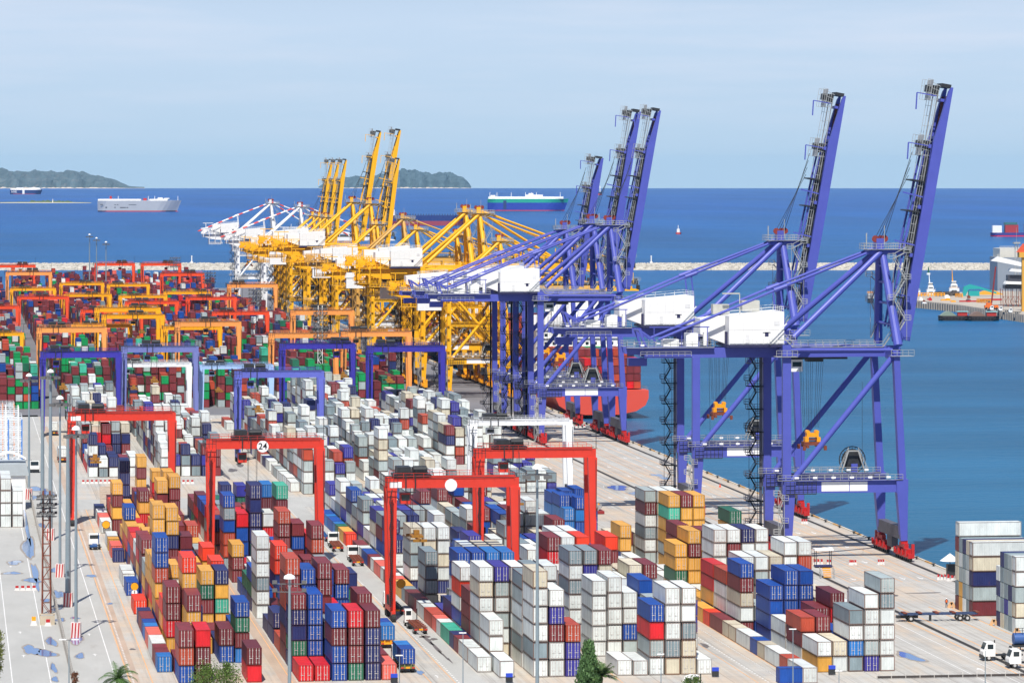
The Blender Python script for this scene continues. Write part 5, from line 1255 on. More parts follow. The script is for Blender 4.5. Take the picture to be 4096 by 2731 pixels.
o = thing('mooring_dolphin', 'small concrete mooring block with yellow top standing alone in the water', 'mooring block', stand(3482, 1186, 0)); b = MB(); b.box((-1.7, -1.7, -4.4), (1.7, 1.7, -1.2), 1); b.box((-1.9, -1.9, -1.2), (1.9, 1.9, 2)); b.build('block', [M_CONC, M_DARK], o)
b = MB(); b.rail((-1.8, -1.8, 2), (1.8, -1.8, 2), 1.2, 3, .12); b.rail((-1.8, 1.8, 2), (1.8, 1.8, 2), 1.2, 3, .12); b.build('railing', M_YEL, o)
o = thing('channel_buoy', 'small green and white buoy floating before the breakwater', 'buoy', sea(3714, 1099)[0]); b = MB(); b.tube((0, 0, -.2), (0, 0, 1.6), 1.6, 10); b.build('float', M_WHITE, o); b = MB(); b.tube((0, 0, 1.6), (0, 0, 6.5), .9, 6, r2=.25); b.build('tower', pm('buoy_green', 30, 90, 70), o)
o = thing('car_carrier', 'huge grey car carrier hull behind the pier sheds at the right edge', 'ship', at(3990, 1150, 2790), -PSI + .05); o.location.z = -3.5
b = MB(); b.box((0, 0, 0), (60, 32, 24)); b.build('hull', pm('hull_steel_grey', 142, 148, 154), o); b = MB(); b.box((2, 2, 24), (60, 30, 30)); b.rail((0, 0, 24), (60, 0, 24), 2, 24, .2); b.rail((2, 2, 30), (60, 2, 30), 1.6, 20, .15); b.build('top_deck', pm('hull_top_cream', 206, 202, 190), o)
base = stand(3995, 1225); o = thing('conveyor_shed', 'white roofed conveyor shed on a forest of dark legs at the right edge', 'loading shed', base, -PSI)
b = MB(); b.prism([(-4, 27), (0, 29.5), (30, 22), (30, 20.5), (0, 26.5)], -3, 8); b.prism([(6, 21), (7, 22.5), (40, 20), (40, 18.6)], -6, 6); b.prism([(3, 13.5), (4, 15), (40, 14), (40, 12.6)], -8, 4); b.build('roof', M_WHITE, o)
b = MB(); b.box((3, -5, 10.5), (40, 6, 12.6)); b.box((5, -3, 12.6), (40, 6, 18.6)); b.build('gallery', pm('gallery_dark', 58, 60, 70), o)
b = MB(); rg = random.Random(4)
for x in range(2, 40, 3):
    for y in (-5, 5): b.beam((x, y, 0), (x + rg.uniform(-.6, .6), y, 10.5), .35)
    b.beam((x, -5, 0), (x + 3, -5, 6), .2); b.beam((x + 3, -5, 0), (x, -5, 6), .2); b.beam((x, -5, 6), (x + 3, -5, 6), .22)
b.build('trestle', M_RUSTY, o)
o = thing('mobile_crane', 'orange mobile crane with a tall dark red boom on the pier', 'crane', stand(3965, 1238), -PSI); b = MB(); b.box((-4, -1.6, .8), (4, 1.6, 2.6)); b.box((-3, -1.4, 2.6), (0, 1.4, 4)); b.build('body', pm('crane_orange', 224, 110, 40), o)
b = MB(); b.beam((0, 0, 2.5), (2.6, 0, 25), .8, .9); b.build('boom', pm('boom_dark_red', 130, 40, 44), o); b = MB(); [b.tube((x, -1.7, .7), (x, 1.7, .7), .7, 10) for x in (-3, -1, 1.4, 3)]; b.build('wheels', M_TYRE, o)
o = thing('unloader', 'teal grab machine resting on the pier by the yellow heap', 'machine', stand(3898, 1184), -PSI); b = MB(); b.box((-4, -2, 0), (3, 2, 3.4)); b.prism([(-8, 0), (-7, 6), (-3, 7.6), (3, 6.2), (14, 2.6), (14, 1.4), (3, 4.6), (-4, 4.4), (-6, 0)], -1.4, 1.4); b.build('body', pm('machine_teal', 30, 150, 150), o)
o = MB().prism([(-9, 0), (-3, 2.4), (4, 2.8), (10, 0)], -4, 4).build('cargo_heap', pm('heap_yellow', 216, 160, 50)); o.location = stand(3952, 1178); o.rotation_euler.z = -PSI; tag(o, 'yellow heap behind the teal machine on the pier', 'heap')
o = thing('pier_mast', 'steel lattice tower with lamps beside the pier sheds', 'lattice tower', stand(4066, 1210)); b = MB()
for sx in (-1, 1):
    for sy in (-1, 1): b.beam((sx, sy, 0), (sx * .8, sy * .8, 36), .25)
for z in range(0, 36, 3): b.beam((-1, -1, z), (1, -1, z + 3), .14); b.beam((-1, -1, z), (1, -1, z), .14)
b.box((-2, -1.6, 36), (2, 1.6, 37)); b.beam((0, 0, 37), (0, 0, 46), .14); b.build('tower', M_RAIL, o)
o = thing('pier_column', 'yellow steel column of a crane at the right edge of the pier', 'crane', stand(4094, 1245)); b = MB(); b.box((-1, -1, 0), (1, 1, 34)); b.box((-3, -2, 31), (4, 2, 34)); b.prism([(-4, 34), (4, 34), (3, 38), (0, 39)], -1.5, 1.5, 1); b.build('column', [pm('column_ochre', 214, 160, 60), pm('column_orange', 220, 90, 50)], o)
mb = MB()
for a, b_ in ((G(3660, 1186, .5), G(3778, 1186, .5)), (G(3822, 1188, .5), G(3850, 1190, .5)), (G(3908, 1210, .5), G(3962, 1214, .5))): mb.rail(a, b_, 2.2, None, .3)
tag(mb.build('pier_railing', M_YEL), 'yellow safety railing along the back of the pier', 'railing')
b = MB(); rg = random.Random(8)
for i in range(80): p = G(rg.uniform(3740, 3830), rg.uniform(1176, 1184), .5); b.cbox((p.x, p.y, rg.uniform(.4, 2.2)), (rg.uniform(1, 3), 2, rg.uniform(.5, 1.5)))
tag(b.build('scrap_pile', pm('netting', 84, 78, 74)), 'pile of dark scrap and netting between the tugboats', 'scrap pile')
mb = MB(); a = G(3838, 1208, .5); mb.box((a.x, a.y, .6), (a.x + 16, a.y + 1, 1.4)); a = G(3920, 1202, .5); mb.box((a.x, a.y, .6), (a.x + 14, a.y + 1, 1.6)); tag(mb.build('steel_beams', M_RED), 'red steel beams lying on the pier', 'beams')

# ------------------------------------------------------------------ road vehicles (front towards +y)
def wheels(mb, xs, ys, r=.5, w=.35):
    for x in xs:
        for y in ys: mb.tube((x - w / 2, y, r), (x + w / 2, y, r), r, 14); mb.tube((x - w / 2 - .02, y, r), (x + w / 2 + .02, y, r), r * .5, 10, 1)
M_HUB = mat('wheel_hub', (.5, .5, .5), rough=.4)
def cab(par, y0, wht=M_WHITE, narrow=False):
    w = 1.22; b = MB(); x1 = w if not narrow else .1
    P_ = [(y0, .75), (y0, 2.95), (y0 + .25, 3.1), (y0 + 1.5, 3.1), (y0 + 1.95, 1.9), (y0 + 2.1, 1.5), (y0 + 2.1, .75)]
    n = len(P_); vs = [(-w, y, z) for y, z in P_] + [(x1, y, z) for y, z in P_]
    b.add(vs, [tuple(range(n - 1, -1, -1)), tuple(range(n, 2 * n))] + [(i, (i + 1) % n, n + (i + 1) % n, n + i) for i in range(n)])
    b.box((-w - .02, y0 + 2.0, .35), (x1 + .02, y0 + 2.22, .95), 1); b.build('cab', [wht, M_DARK], par)
    b = MB(); b.add([(-w + .12, y0 + 1.545, 3.02), (x1 - .12, y0 + 1.545, 3.02), (x1 - .12, y0 + 1.955, 1.95), (-w + .12, y0 + 1.955, 1.95)], [(0, 1, 2, 3)])
    b.box((-w + .2, y0 - .03, 2.05), (x1 - .2, y0 - .003, 2.85)); b.box((-w - .015, y0 + .35, 2.0), (-w - .003, y0 + 1.35, 2.8)); b.box((x1 + .003, y0 + .35, 2.0), (x1 + .015, y0 + 1.35, 2.8)); b.build('window', M_GLASS, par)
def truck(x, y, rz, label, trailer=None, chassis=M_DARK, load=None, narrow=False, group=None, L=12.6):
    o = thing('truck', label, 'truck', (x, y, .03), rz, group); yt = L if trailer else 5.2
    b = MB(); b.box((-.5, yt - 5.0, .72), (.5, yt + .6, 1.0)); b.box((-1.1, yt - 4.6, .6), (-.52, yt - 2.6, 1.0)); b.tube((.9, yt - .4, 1), (.9, yt - .4, 3.3), .1, 6); b.build('tractor_frame', chassis, o)
    b = MB(); wheels(b, (-1.02, 1.02), (yt + 1.1,)); wheels(b, (-.95, .95), (yt - 3.3, yt - 2.1), .52, .5); b.build('wheels', [M_TYRE, M_HUB], o)
    cab(o, yt, M_WHITE, narrow)
    if trailer:
        b = MB()
        for s in (-1, 1): b.box((s * .55 - .1, -.2, 1.05), (s * .55 + .1, yt - 1, 1.4))
        for yy in (0.1, 2.2, 4.4, 6.6, 8.8, 11): b.box((-1.2, yy - .12, 1.18), (1.2, yy + .12, 1.38))
        b.box((-1.2, -.3, .7), (1.2, -.15, 1.1)); b.build('trailer_frame', trailer, o)
        b = MB(); wheels(b, (-.95, .95), (.9, 2.15), .5, .5); b.build('trailer_wheels', [M_TYRE, M_HUB], o)
        b = MB()
        for s in (-1, 1): b.box((s * .9 - .25, -.34, .75), (s * .9 + .25, -.31, 1.0))
        b.box((-.35, -.34, .75), (.35, -.31, 1.05), 1); b.build('tail_light', [mat('lamp_red', (.5, .03, .02)), M_YEL], o)
    return o
def cargo(x, y, z, L, c, label, door=True, h=2.6):
    b = dict(x=x, y=y, z=z, l=L, h=h, c=c, door=door, label=label, rz=0, key=('cargo', 0, 0, 0, 1)); real_container(b, int(x * 77 + y))
TG = 'trucks in the truck lanes'
def tpos(x, y): p = G(x, y); return p.x, p.y
x, y = tpos(381, 2200); truck(x, y, 0, 'white cab truck with bare blue frame left of the yellow sign containers', None, pm('frame_blue', 30, 80, 140), group=TG)
x, y = tpos(1433, 2264); truck(x, y, R(-1), 'empty skeleton truck, nearest of the three queued in the aisle', M_RUSTY, group=TG)
x, y = tpos(1392, 2229); truck(x - .9, y + 13, R(-1), 'empty skeleton truck, middle of the three queued in the aisle', M_RUSTY, group=TG)
x, y = tpos(1350, 2203); truck(x - 1.2, y + 22, R(-1), 'empty skeleton truck with blue frame, farthest of the three queued', pm('frame_blue', 30, 80, 140), group=TG)
x, y = tpos(1690, 2536); truck(x - .3, y, R(1), 'yard truck with narrow white cab and empty rusty trailer, aisle foreground', M_RUSTY, narrow=True, group=TG)
x, y = tpos(1610, 2466); truck(x - .6, y + 3, R(0), 'dark empty trailer truck beside the wheels of the nearest red gantry', M_DARK, narrow=True, group=TG)
x, y = tpos(1631, 2690); truck(x, y, 0, 'truck carrying blue containers towards us in the foreground aisle', pm('frame_green', 110, 120, 70), group=TG); cargo(x - 1.22, y - .2, 1.45, 6.06, 'B', 'blue container at the rear of the foreground truck'); cargo(x - 1.22, y + 6.1, 1.45, 6.06, 'L', 'lighter blue container at the front of the foreground truck')
x, y = tpos(1560, 2592); truck(x - .4, y, 0, 'truck carrying two blue containers beside the navy stack', M_YEL, group=TG); cargo(x - 1.6, y - .2, 1.45, 6.06, 'L', 'light blue container at the rear of the second loaded truck'); cargo(x - 1.6, y + 6.1, 1.45, 6.06, 'B', 'blue container at the front of the second loaded truck')
x, y = tpos(250, 1850); truck(x, y, 0, 'truck with a white container driving up the lane left of the red gantry', M_RUSTY, group=TG); cargo(x - 1.22, y, 1.45, 12.19, 'W', 'white container on the truck left of the leftmost red gantry')
x, y = tpos(216, 1742); truck(x, y, 0, 'dark truck with a white container behind the light masts', M_DARK, group=TG); cargo(x - 1.22, y, 1.45, 6.06, 'W', 'white container on the dark truck behind the light masts')
x, y = tpos(137, 1884); truck(x, y + 9, R(180), 'white truck driving towards us on the road left of the light masts', M_WHITE, group=TG)
x, y = tpos(1012, 1553); truck(x, y + 8, R(180), 'white truck with dark blue load in the aisle behind the white gantry', M_DARK, group=TG); cargo(x - 1.22, y + 1, 1.45, 12.19, 'N', 'navy container on the far truck behind the white gantry')
x, y = tpos(3598, 2484); tr = thing('flatbed_trailer', 'long empty flatbed trailer standing across the yard at the right', 'trailer', (x, y, .03), R(90)); L = 14.6
b = MB()
for s in (-1, 1): b.box((s * .7 - .12, -L, 1.15), (s * .7 + .12, 0, 1.5))
for i in range(12): b.box((-1.2, -L + .2 + i * 1.28, 1.25), (1.2, -L + .42 + i * 1.28, 1.45))
b.build('frame', pm('flatbed_slate', 60, 76, 110), tr); b = MB()
for q in (-.6, -3.4, -6.6, -9.8, -14.3): b.box((-1.25, q - .6, 1.51), (1.25, q + .1, 1.7))
b.build('cross_bolster', M_RUSTY, tr); b = MB(); wheels(b, (-.95, .95), (-1.9, -L + 3.4, -L + 2), .55, .5); b.build('wheels', [M_TYRE, M_HUB], tr)
b = MB(); b.box((-.5, -3.4, .6), (.5, .6, 1.1)); b.box((-.6, -5.9, .1), (-.4, -5.7, 1.2)); b.box((.4, -5.9, .1), (.6, -5.7, 1.2)); b.build('landing_gear', M_DARK, tr)
for (px, py, lab) in ((4004, 2638, 'white yard tractor facing left with blue tank behind it'), (4108, 2668, 'white yard tractor facing left cut by the right edge')):
    x, y = tpos(px, py); truck(x + 3.9, y, R(90), lab, None, M_DARK, group='white yard tractors at the lower right')
x, y = tpos(4060, 2612); o = thing('tank_trailer', 'blue tank on wheels behind the two white yard tractors', 'tank', (x + 1.5, y + 3, 0)); b = MB(); b.tube((-1.0, 0, 2.2), (3, 0, 2.2), 1.0, 18); b.build('tank', pm('tank_blue', 54, 90, 150), o); b = MB(); b.box((-1, -.9, .8), (3, .9, 1.2)); wheels(b, (-1.5,), (0,), .5); b.rail((-.8, -.8, 3.2), (2.8, -.8, 3.2), .9, 3); b.build('frame', [M_DARK, M_HUB], o)
x, y = tpos(2895, 2775); truck(x, y - 3, R(60), 'white truck cab at the bottom edge right of the white stacks', None, group=TG)

for i, (px, py, lab) in enumerate(((4010, 1244, 'leftmost'), (4046, 1247, 'middle'), (4086, 1254, 'rightmost'))):
    p = G(px, py, .5); q = truck(p.x, p.y, R(80), 'small white truck parked on the pier below the sheds, %s of three' % lab, None, M_DARK, group='white trucks on the pier'); q.location.z = .53
rg = random.Random(12)
for i in range(14):
    p = G(rg.uniform(3680, 3960), rg.uniform(1192, 1216), .5); b = MB(); w_, h_ = rg.uniform(1.2, 4), rg.uniform(.8, 2.2); b.box((-w_ / 2, -1, 0), (w_ / 2, 1, h_ * .7)); b.box((-w_ / 3, -.8, h_ * .7), (w_ / 4, .8, h_)); q = b.build('dock_crate', (M_YEL, M_WHITE, M_EQ, M_RED, M_RUSTY)[i % 5]); q.location = p
    tag(q, '%s crate or bundle of gear lying on the open pier deck' % ('yellow', 'white', 'dark grey', 'red', 'rusty')[i % 5], 'crate', '%s gear on the pier' % ('yellow', 'white', 'dark grey', 'red', 'rusty')[i % 5])
# ------------------------------------------------------------------ light masts, fence, lattice towers
def stripes(mb, w, h, n=3):
    mb.box((-w, -w, 0), (w, w, h))
    for s in range(n):
        x = -w + (s + .1) * 2 * w / n; mb.add([(x, -w - .004, 0), (x + w * .28, -w - .004, 0), (x + w * .5, -w - .004, h), (x + w * .2, -w - .004, h)], [(0, 1, 2, 3)], 1)
MG = 'high light masts along the road and yard'
def mast(x, yb, yt, label, r=.26, head='ring', block=True, t=None, group=MG):
    p = G(x, yb) if t is None else at(x, V + H * F / t, t); t = p.x * sP + p.y * cP; hz = H - (yt - V) * t / F
    o = thing('light_mast', label, 'light mast', (p.x, p.y, 0), -PSI, group)
    z0 = 0
    if block: z0 = 2.7; b = MB(); stripes(b, .85, 2.7); b.build('base_block', [mat('block_white', srgb(222, 206, 202), noise=.1), M_RED], o)
    b = MB(); b.tube((0, 0, z0), (0, 0, hz * .5), r, 12, r2=r * .86); b.tube((0, 0, hz * .5), (0, 0, hz), r * .82, 12, r2=r * .55); b.build('pole', M_POLE, o, smooth=False)
    b = MB()
    if head == 'ring':
        ring_pts = 8
        for i in range(ring_pts):
            a = 2 * math.pi * i / ring_pts; q = (1.7 * math.cos(a), 1.7 * math.sin(a)); b.beam((0, 0, hz - 1.2), (q[0], q[1], hz - 1.2), .1); b.cbox((q[0] * 1.1, q[1] * 1.1, hz - 1.5), (.75, .75, .55))
            a2 = 2 * math.pi * (i + 1) / ring_pts; b.beam((q[0], q[1], hz - 1.2), (1.7 * math.cos(a2), 1.7 * math.sin(a2), hz - 1.2), .12)
        b.tube((0, 0, hz - .3), (0, 0, hz + .1), .8, 12, 1, r2=.7); b.tube((0, 0, hz + .1), (0, 0, hz + .45), .7, 12, 1, r2=.15)
    elif head == 'bar':
        b.beam((-2.6, 0, hz - 1.2), (2.6, 0, hz - 1.2), .14); b.beam((-2.6, 0, hz - 2.4), (2.6, 0, hz - 2.4), .14)
        for x_ in (-2.2, 2.2):
            for z_ in (-.9, -2.1): b.cbox((x_, -.3, hz + z_), (.7, .5, .5))
        for x_ in (-2.4, -1.2, 1.2, 2.4): b.beam((x_, 0, hz - 2.4), (x_, 0, hz - 1.2), .07)
        b.tube((0, 0, hz - .4), (0, 0, hz), .9, 12, 1, r2=.8); b.tube((0, 0, hz), (0, 0, hz + .3), .8, 12, 1, r2=.2)
    elif head == 'arm':
        b.beam((0, 0, hz), (.2, 0, hz + .1), .2); b.box((-.6, -.12, hz - .05), (.5, .12, hz + .1), 1)
    elif head == 'two':
        b.box((-1.5, -.15, hz), (-.4, .15, hz + .16), 1); b.box((.4, -.15, hz), (1.5, .15, hz + .16), 1); b.beam((-.5, 0, hz), (.5, 0, hz), .1)
    b.build('lamp_head', [M_LAMP, M_SIGN], o)
    return o
mast(304, 2548, 1712, 'light mast nearest the lower left with striped base and shadow across the lane', .3)
mast(272, 2425, 1752, 'thick light mast second from the front on the left road', .55, None)
mast(240, 2306, 1590, 'light mast with ring of lamps, third on the left road', .3)
mast(202, 2160, 1484, 'thick dark light mast with a lamp ring, fourth on the left road', .5)
mast(170, 2040, 1516, 'light mast without lamps near the left dark blue gantry', .5, None, False)
mast(116, 1996, 1500, 'slim light mast with white cap left of the dark blue gantry', .32)
mast(1158, 2731, 2302, 'light mast with cross bar of four lamps before the navy and red stacks', .3, 'bar', False, 600)
mast(2149, 2731, 1866, 'tall light mast rising through the middle of the picture', .3, 'ring', False, 600)
for x, yt, lab in ((1852, 2530, 'short lamp post before the middle aisle'), (1598, 2620, 'short lamp post beside the blue truck load'), (2644, 2615, 'short lamp post before the white front stacks'), (3172, 2515, 'lamp post at the bottom before the lane of low white boxes'), (3356, 2682, 'very short lamp post before the right front stacks'), (3941, 2600, 'lamp post beside the white yard tractors')):
    mast(x, 0, yt, lab, .1, 'arm', False, 610, 'thin lamp posts along the front fence')
mast(276, 0, 2558, 'thin lamp post with two arms at the lower left beside the fence', .12, 'two', False, 620, 'thin lamp posts along the front fence')
for x, yt, lab in ((358, 938, 'left'), (386, 952, 'middle'), (424, 968, 'right')): mast(x, 1150, yt, 'far slim light mast before the open sea, %s of three' % lab, .42, 'ring', False, 2450)
mast(841, 1712, 1676, 'small far lamp post with white hood on the service road', .1, 'arm', False)
def lattice(x, yb, yt, label, w=1.0, rows=5, m=M_RAIL, t=None, wide=2.6, group='lattice floodlight towers'):
    p = G(x, yb) if t is None else at(x, V + H * F / t, t); t = p.x * sP + p.y * cP; hz = H - (yt - V) * t / F
    o = thing('floodlight_tower', label, 'lattice tower', (p.x, p.y, 0), -PSI, group); b = MB()
    for sx in (-w, w):
        for sy in (-w, w): b.beam((sx, sy, 0), (sx * .8, sy * .8, hz), .16)
    z = 0; k = 0
    while z < hz - 2:
        f = 1 - .2 * z / hz
        for sy in (-w, w): b.beam((-w * f, sy * f, z), (w * f, sy * f, z), .1); b.beam(((-w if k % 2 else w) * f, sy * f, z), ((w if k % 2 else -w) * f, sy * f, z + 2.2), .1)
        for sx in (-w, w): b.beam((sx * f, -w * f, z), (sx * f, w * f, z + 2.2), .08)
        z += 2.2; k += 1
    b.build('tower', m, o); b = MB(); rg = random.Random(int(x))
    for r in range(rows):
        z = hz - 1 - r * 1.6; b.beam((-wide, -w, z - .5), (wide, -w, z - .5), .12); b.box((-wide, -w - .3, z - .66), (wide, w + .3, z - .6))
        for i in range(5):
            xx = -wide + .5 + i * (2 * wide - 1) / 4; b.cbox((xx, -w - .5, z), (.55, .4, .55)); b.cbox((xx + .2, w + .5, z), (.5, .4, .5))
    b.build('floodlights', M_LAMP, o); return o
lattice(186, 2455, 1962, 'rusty lattice tower with floodlights standing by the fence at the left', .8, 3, M_RUSTY, None, 1.9)
lattice(1281, 1660, 1222, 'white lattice mast with a dense stack of floodlights before the orange gantry', .9, 9, M_WHITE, 1420)
lattice(700, 1250, 1024, 'far lattice tower before the red gantry and the breakwater', .9, 4, pm('tower_slate', 96, 110, 150), 2300, 3)
lattice(836, 1300, 1083, 'dark far lattice tower right of the far red gantries', 1.0, 4, pm('tower_navy', 50, 60, 100), 2050, 3.4)
lattice(1020, 1400, 1150, 'lattice tower with floodlights right of the orange red gantries', .9, 5, pm('tower_navy', 50, 60, 100), 1750, 3)
def fence(x, y0, y1, label, h=2.6, step=3, along='y', m=None):
    o = thing('fence', label, 'fence', (x, y0, 0) if along == 'y' else (y0, x, 0)); b = MB(); n = int((y1 - y0) / step); mk = (lambda u, z: (0, u, z)) if along == 'y' else (lambda u, z: (u, 0, z))
    for i in range(n + 1): b.beam(mk(i * step, 0), mk(i * step, h), .12); b.beam(mk(i * step, h), (-.35, i * step, h + .4) if along == 'y' else (i * step + .1, .3, h + .35), .1)
    b.build('posts', m or M_CONC, o); b = MB()
    for k in range(9): z = .15 + k * (h - .2) / 8; b.beam(mk(0, z), mk(y1 - y0, z), .05)
    for i in range(int((y1 - y0) / .9)): b.beam(mk(i * .9, .1), mk(i * .9, h), .06)
    b.build('wire_mesh', mat('wire_brown', srgb(72, 66, 64), rough=.7), o)
fence(19.2, 560, 1180, 'long weathered chain link fence beside the light masts', 2.7)
fence(641, 150, 215, 'row of concrete fence posts along the bottom right edge', .55, 2.4, 'x')
o = thing('concrete_hut', 'small open concrete box at the foot of the rusty lattice tower', 'concrete box', G(186, 2498)); b = MB(); b.box((-1.2, 0, 0), (-1.0, 2.6, 1.9)); b.box((1.3, 0, 0), (1.5, 2.6, 1.9)); b.box((-1.0, 0, 0), (1.3, .2, 1.7)); b.box((-1.3, -.1, 1.9), (1.6, .1, 2.1)); b.build('walls', mat('concrete_beige', srgb(188, 176, 156), rough=.9), o)
def barrier(px, py, label, w=.9, h=.95, n=1, dx=1.1, rz=0, kind=M_RED, group='red and white traffic barriers'):
    p = G(px, py)
    for i in range(n):
        o = thing('barrier', label, 'barrier', (p.x + dx * i, p.y, 0), rz, group); b = MB(); b.prism([(-w / 2, 0), (w / 2, 0), (w * .36, h * .35), (w * .28, h), (-w * .28, h), (-w * .36, h * .35)], -.3, .3)
        b.prism([(-w * .3, h * .55), (w * .3, h * .55), (w * .285, h + .003), (-w * .285, h + .003)], -.304, .304, 1); b.build('body', [mat('barrier_white', (.72, .7, .68)), kind], o)
barrier(68, 2360, 'red and white barrier alone on the left road', 1.1, .9, 4, 1.12)
barrier(333, 1934, 'red and white barrier in the row behind the leftmost block', 1.0, 1.0, 8, 1.15); barrier(734, 1934, 'red and white barrier in the row right of the leftmost red gantry', 1.0, 1.0, 3, 1.15)
barrier(3400, 2258, 'white and red barrier beside the quay parking strip', .7, 1.0, 3, .55); barrier(3404, 2258, 'white and red barrier near the first open apron', .7, 1.0, 1, .55)
barrier(3258, 2258, 'red and white barrier beside the white canopy booth', .7, 1.2, 3, .75); barrier(3310, 2258, 'red and white barrier right of the canopy booth', .6, 1.1, 2, .5)
barrier(3514, 2257, 'white and red barrier by the waterside crane wheels', .6, 1.1, 3, .5); barrier(3752, 2318, 'white and red barrier next to the umbrella hut', .6, 1.1, 4, .7); barrier(3792, 2322, 'red and white barrier in front of the umbrella hut', .8, 1.1, 3, .8)
barrier(3208, 2094, 'white barrier group behind the second landside crane leg', .6, 1.1, 3, .5); barrier(2305, 1710, 'red and white barrier on the apron beside the ship', .9, 1.0, 3, 1.3)
barrier(135, 2500, 'yellow and black striped block beside the concrete box', 1.3, 1.6, 1, 1, 0, M_YEL); barrier(192, 2502, 'red and white block in front of the concrete box', 1.3, 1.2, 1)
o = thing('traffic_cone', 'single orange traffic cone on the apron before the second crane', 'traffic cone', G(2880, 1948)); b = MB(); b.tube((0, 0, 0), (0, 0, .9), .32, 10, r2=.05); b.build('cone_body', pm('cone_orange', 230, 80, 40), o)
# canopy booth, yellow steps, umbrella hut on the apron
o = thing('booth', 'small booth with white canopy and dark blue base on the apron', 'booth', G(3292, 2268)); b = MB()
for x in (-1.6, 1.6):
    for y in (-.8, .8): b.beam((x, y, 0), (x, y, 3.6), .12)
b.build('posts', M_DARK, o); b = MB(); b.box((-2.0, -1.2, 3.6), (2.0, 1.2, 4.0)); b.build('canopy', M_WHITE, o); b = MB(); b.box((-1.8, -1.0, .2), (1.8, 1.0, .5)); b.build('floor', pm('booth_navy', 40, 44, 90), o)
o = thing('step_ladder', 'yellow wheeled steps on the apron below the booth', 'steps', G(3309, 2312)); b = MB()
for i in range(5): b.box((-.8, .3 * i - .4, .25 + .4 * i), (.8, .3 * i - .1, .45 + .4 * i))
b.build('steps', M_YEL, o); b = MB(); b.rail((-1.4, -.8, 0), (-1.4, 1, .6), 1.6, 2, .06); b.rail((1.4, -.8, 0), (1.4, 1, .6), 1.6, 2, .06); b.build('frame', M_RAIL, o)
o = thing('umbrella', 'white umbrella over a dark kiosk at the quay edge', 'umbrella', G(3800, 2308)); b = MB(); b.tube((0, 0, 3.4), (0, 0, 4.9), 2.1, 12, r2=.06); b.build('canopy', M_WHITE, o); b = MB(); b.tube((0, 0, 0), (0, 0, 3.5), .08, 6); b.box((-.6, -.5, 0), (1.2, .8, 2.7)); b.build('kiosk', M_DARK, o)
# blue display boards before the blocks
for x, y, lab in ((1571, 2726, 'second aisle'), (2030, 2724, 'middle block'), (2852, 2700, 'white lane end'), (3317, 2692, 'block nearest the quay')):
    o = thing('block_sign', 'small blue sign on a black box in front of the %s' % lab, 'sign', G(x, y) + Vector((0, -2, 0)), 0, 'blue block signs'); b = MB(); b.box((-.55, -.3, .2), (.55, .3, 1.0)); b.build('box', M_DARK, o); b = MB(); b.box((-.55, -.34, 1.01), (.55, .2, 1.6)); b.build('panel', pm('sign_blue', 40, 70, 190), o)
def disc_sign(px, py, t, r, label):
    p = at(px, py, t); o = thing('round_sign', label, 'sign', (p.x, p.y - .15, p.z), 0, 'round yellow signs on the lane containers'); b = MB(); b.tube((0, 0, 0), (0, -.08, 0), r, 22); b.build('face', M_YEL, o); b = MB(); b.tube((0, .05, 0), (0, -.01, 0), r * 1.12, 22); b.build('rim', M_DARK, o)
disc_sign(424, 2097, 915.4, .85, 'round yellow sign on the white lane container by the far truck'); disc_sign(538, 2344, 781.5, .72, 'round yellow sign on the blue lane container'); disc_sign(1604, 2333, 760, .78, 'round yellow sign beside the nearest red gantry leg')
p = at(538, 2368, 781.5); o = thing('arrow_sign', 'round white sign with black arrow under the yellow one', 'sign', (p.x, p.y - .15, p.z)); b = MB(); b.tube((0, 0, 0), (0, -.05, 0), .55, 20); b.box((-.06, -.07, -.3), (.06, -.051, .2), 1); b.add([(-.2, -.07, .1), (.2, -.07, .1), (0, -.07, .36)], [(0, 1, 2)], 1); b.build('face', [M_SIGN, M_INK], o)

# ------------------------------------------------------------------ left edge: cold boxes, office, steel racks
o = thing('office', 'white office with grey corrugated roof behind the white boxes at the left', 'building', G(-60, 2040)); b = MB(); b.box((0, 0, 0), (9.8, 14, 8.6)); b.build('walls', M_WHITE, o)
b = MB(); b.prism([(-.6, 8.4), (10.6, 8.4), (10.6, 8.8), (10.0, 11.2), (-.6, 11.2)], -.6, 14.6); b.build('roof', mat('grey_roof', srgb(168, 176, 180), rough=.5, noise=.06), o)
b = MB(); n = 8; pf = [(8.6 * i / n + 1.5, 12.2 + 1.6 * math.sin(math.pi * i / n)) for i in range(n + 1)]; b.prism(pf + [(x, z - .25) for x, z in pf[::-1]], 3, 9); b.build('arched_shade', M_WHITE, o)
def rack(x, y, w, d, h, label, m, step=2.9):
    o = thing('steel_rack', label, 'steel frame', (x, y, 0), 0, 'steel racks for cold containers'); b = MB(); nx = max(1, round(w / 3.2))
    for i in range(nx + 1):
        for yy in (0, d): b.beam((w * i / nx, yy, 0), (w * i / nx, yy, h), .28)
    b.build('columns', m, o); b = MB(); z = step
    while z <= h + .01:
        for yy in (0, d): b.beam((0, yy, z), (w, yy, z), .24); b.rail((0, yy, z), (w, yy, z), 1.1, nx * 3, .05)
        for i in range(nx + 1): b.beam((w * i / nx, 0, z), (w * i / nx, d, z), .2)
        for i in range(nx): b.beam((w * i / nx, 0, z - step), (w * (i + 1) / nx, 0, z), .1)
        z += step
    b.build('galleries', mat('rack_white', srgb(214, 220, 226)), o)
pr = G(88, 1888); rack(pr.x - 11, pr.y, 11, 10, 14.5, 'blue and white steel rack standing nearest at the left edge', pm('rack_blue', 80, 130, 200)); rack(pr.x - 11, pr.y + 34, 10.6, 8, 16, 'white steel rack with orange posts behind the blue one', M_WHITE); rack(pr.x - 11, pr.y + 62, 9.8, 8, 15, 'steel rack with orange posts farthest at the left edge', ORM := pm('rack_orange', 220, 140, 80))
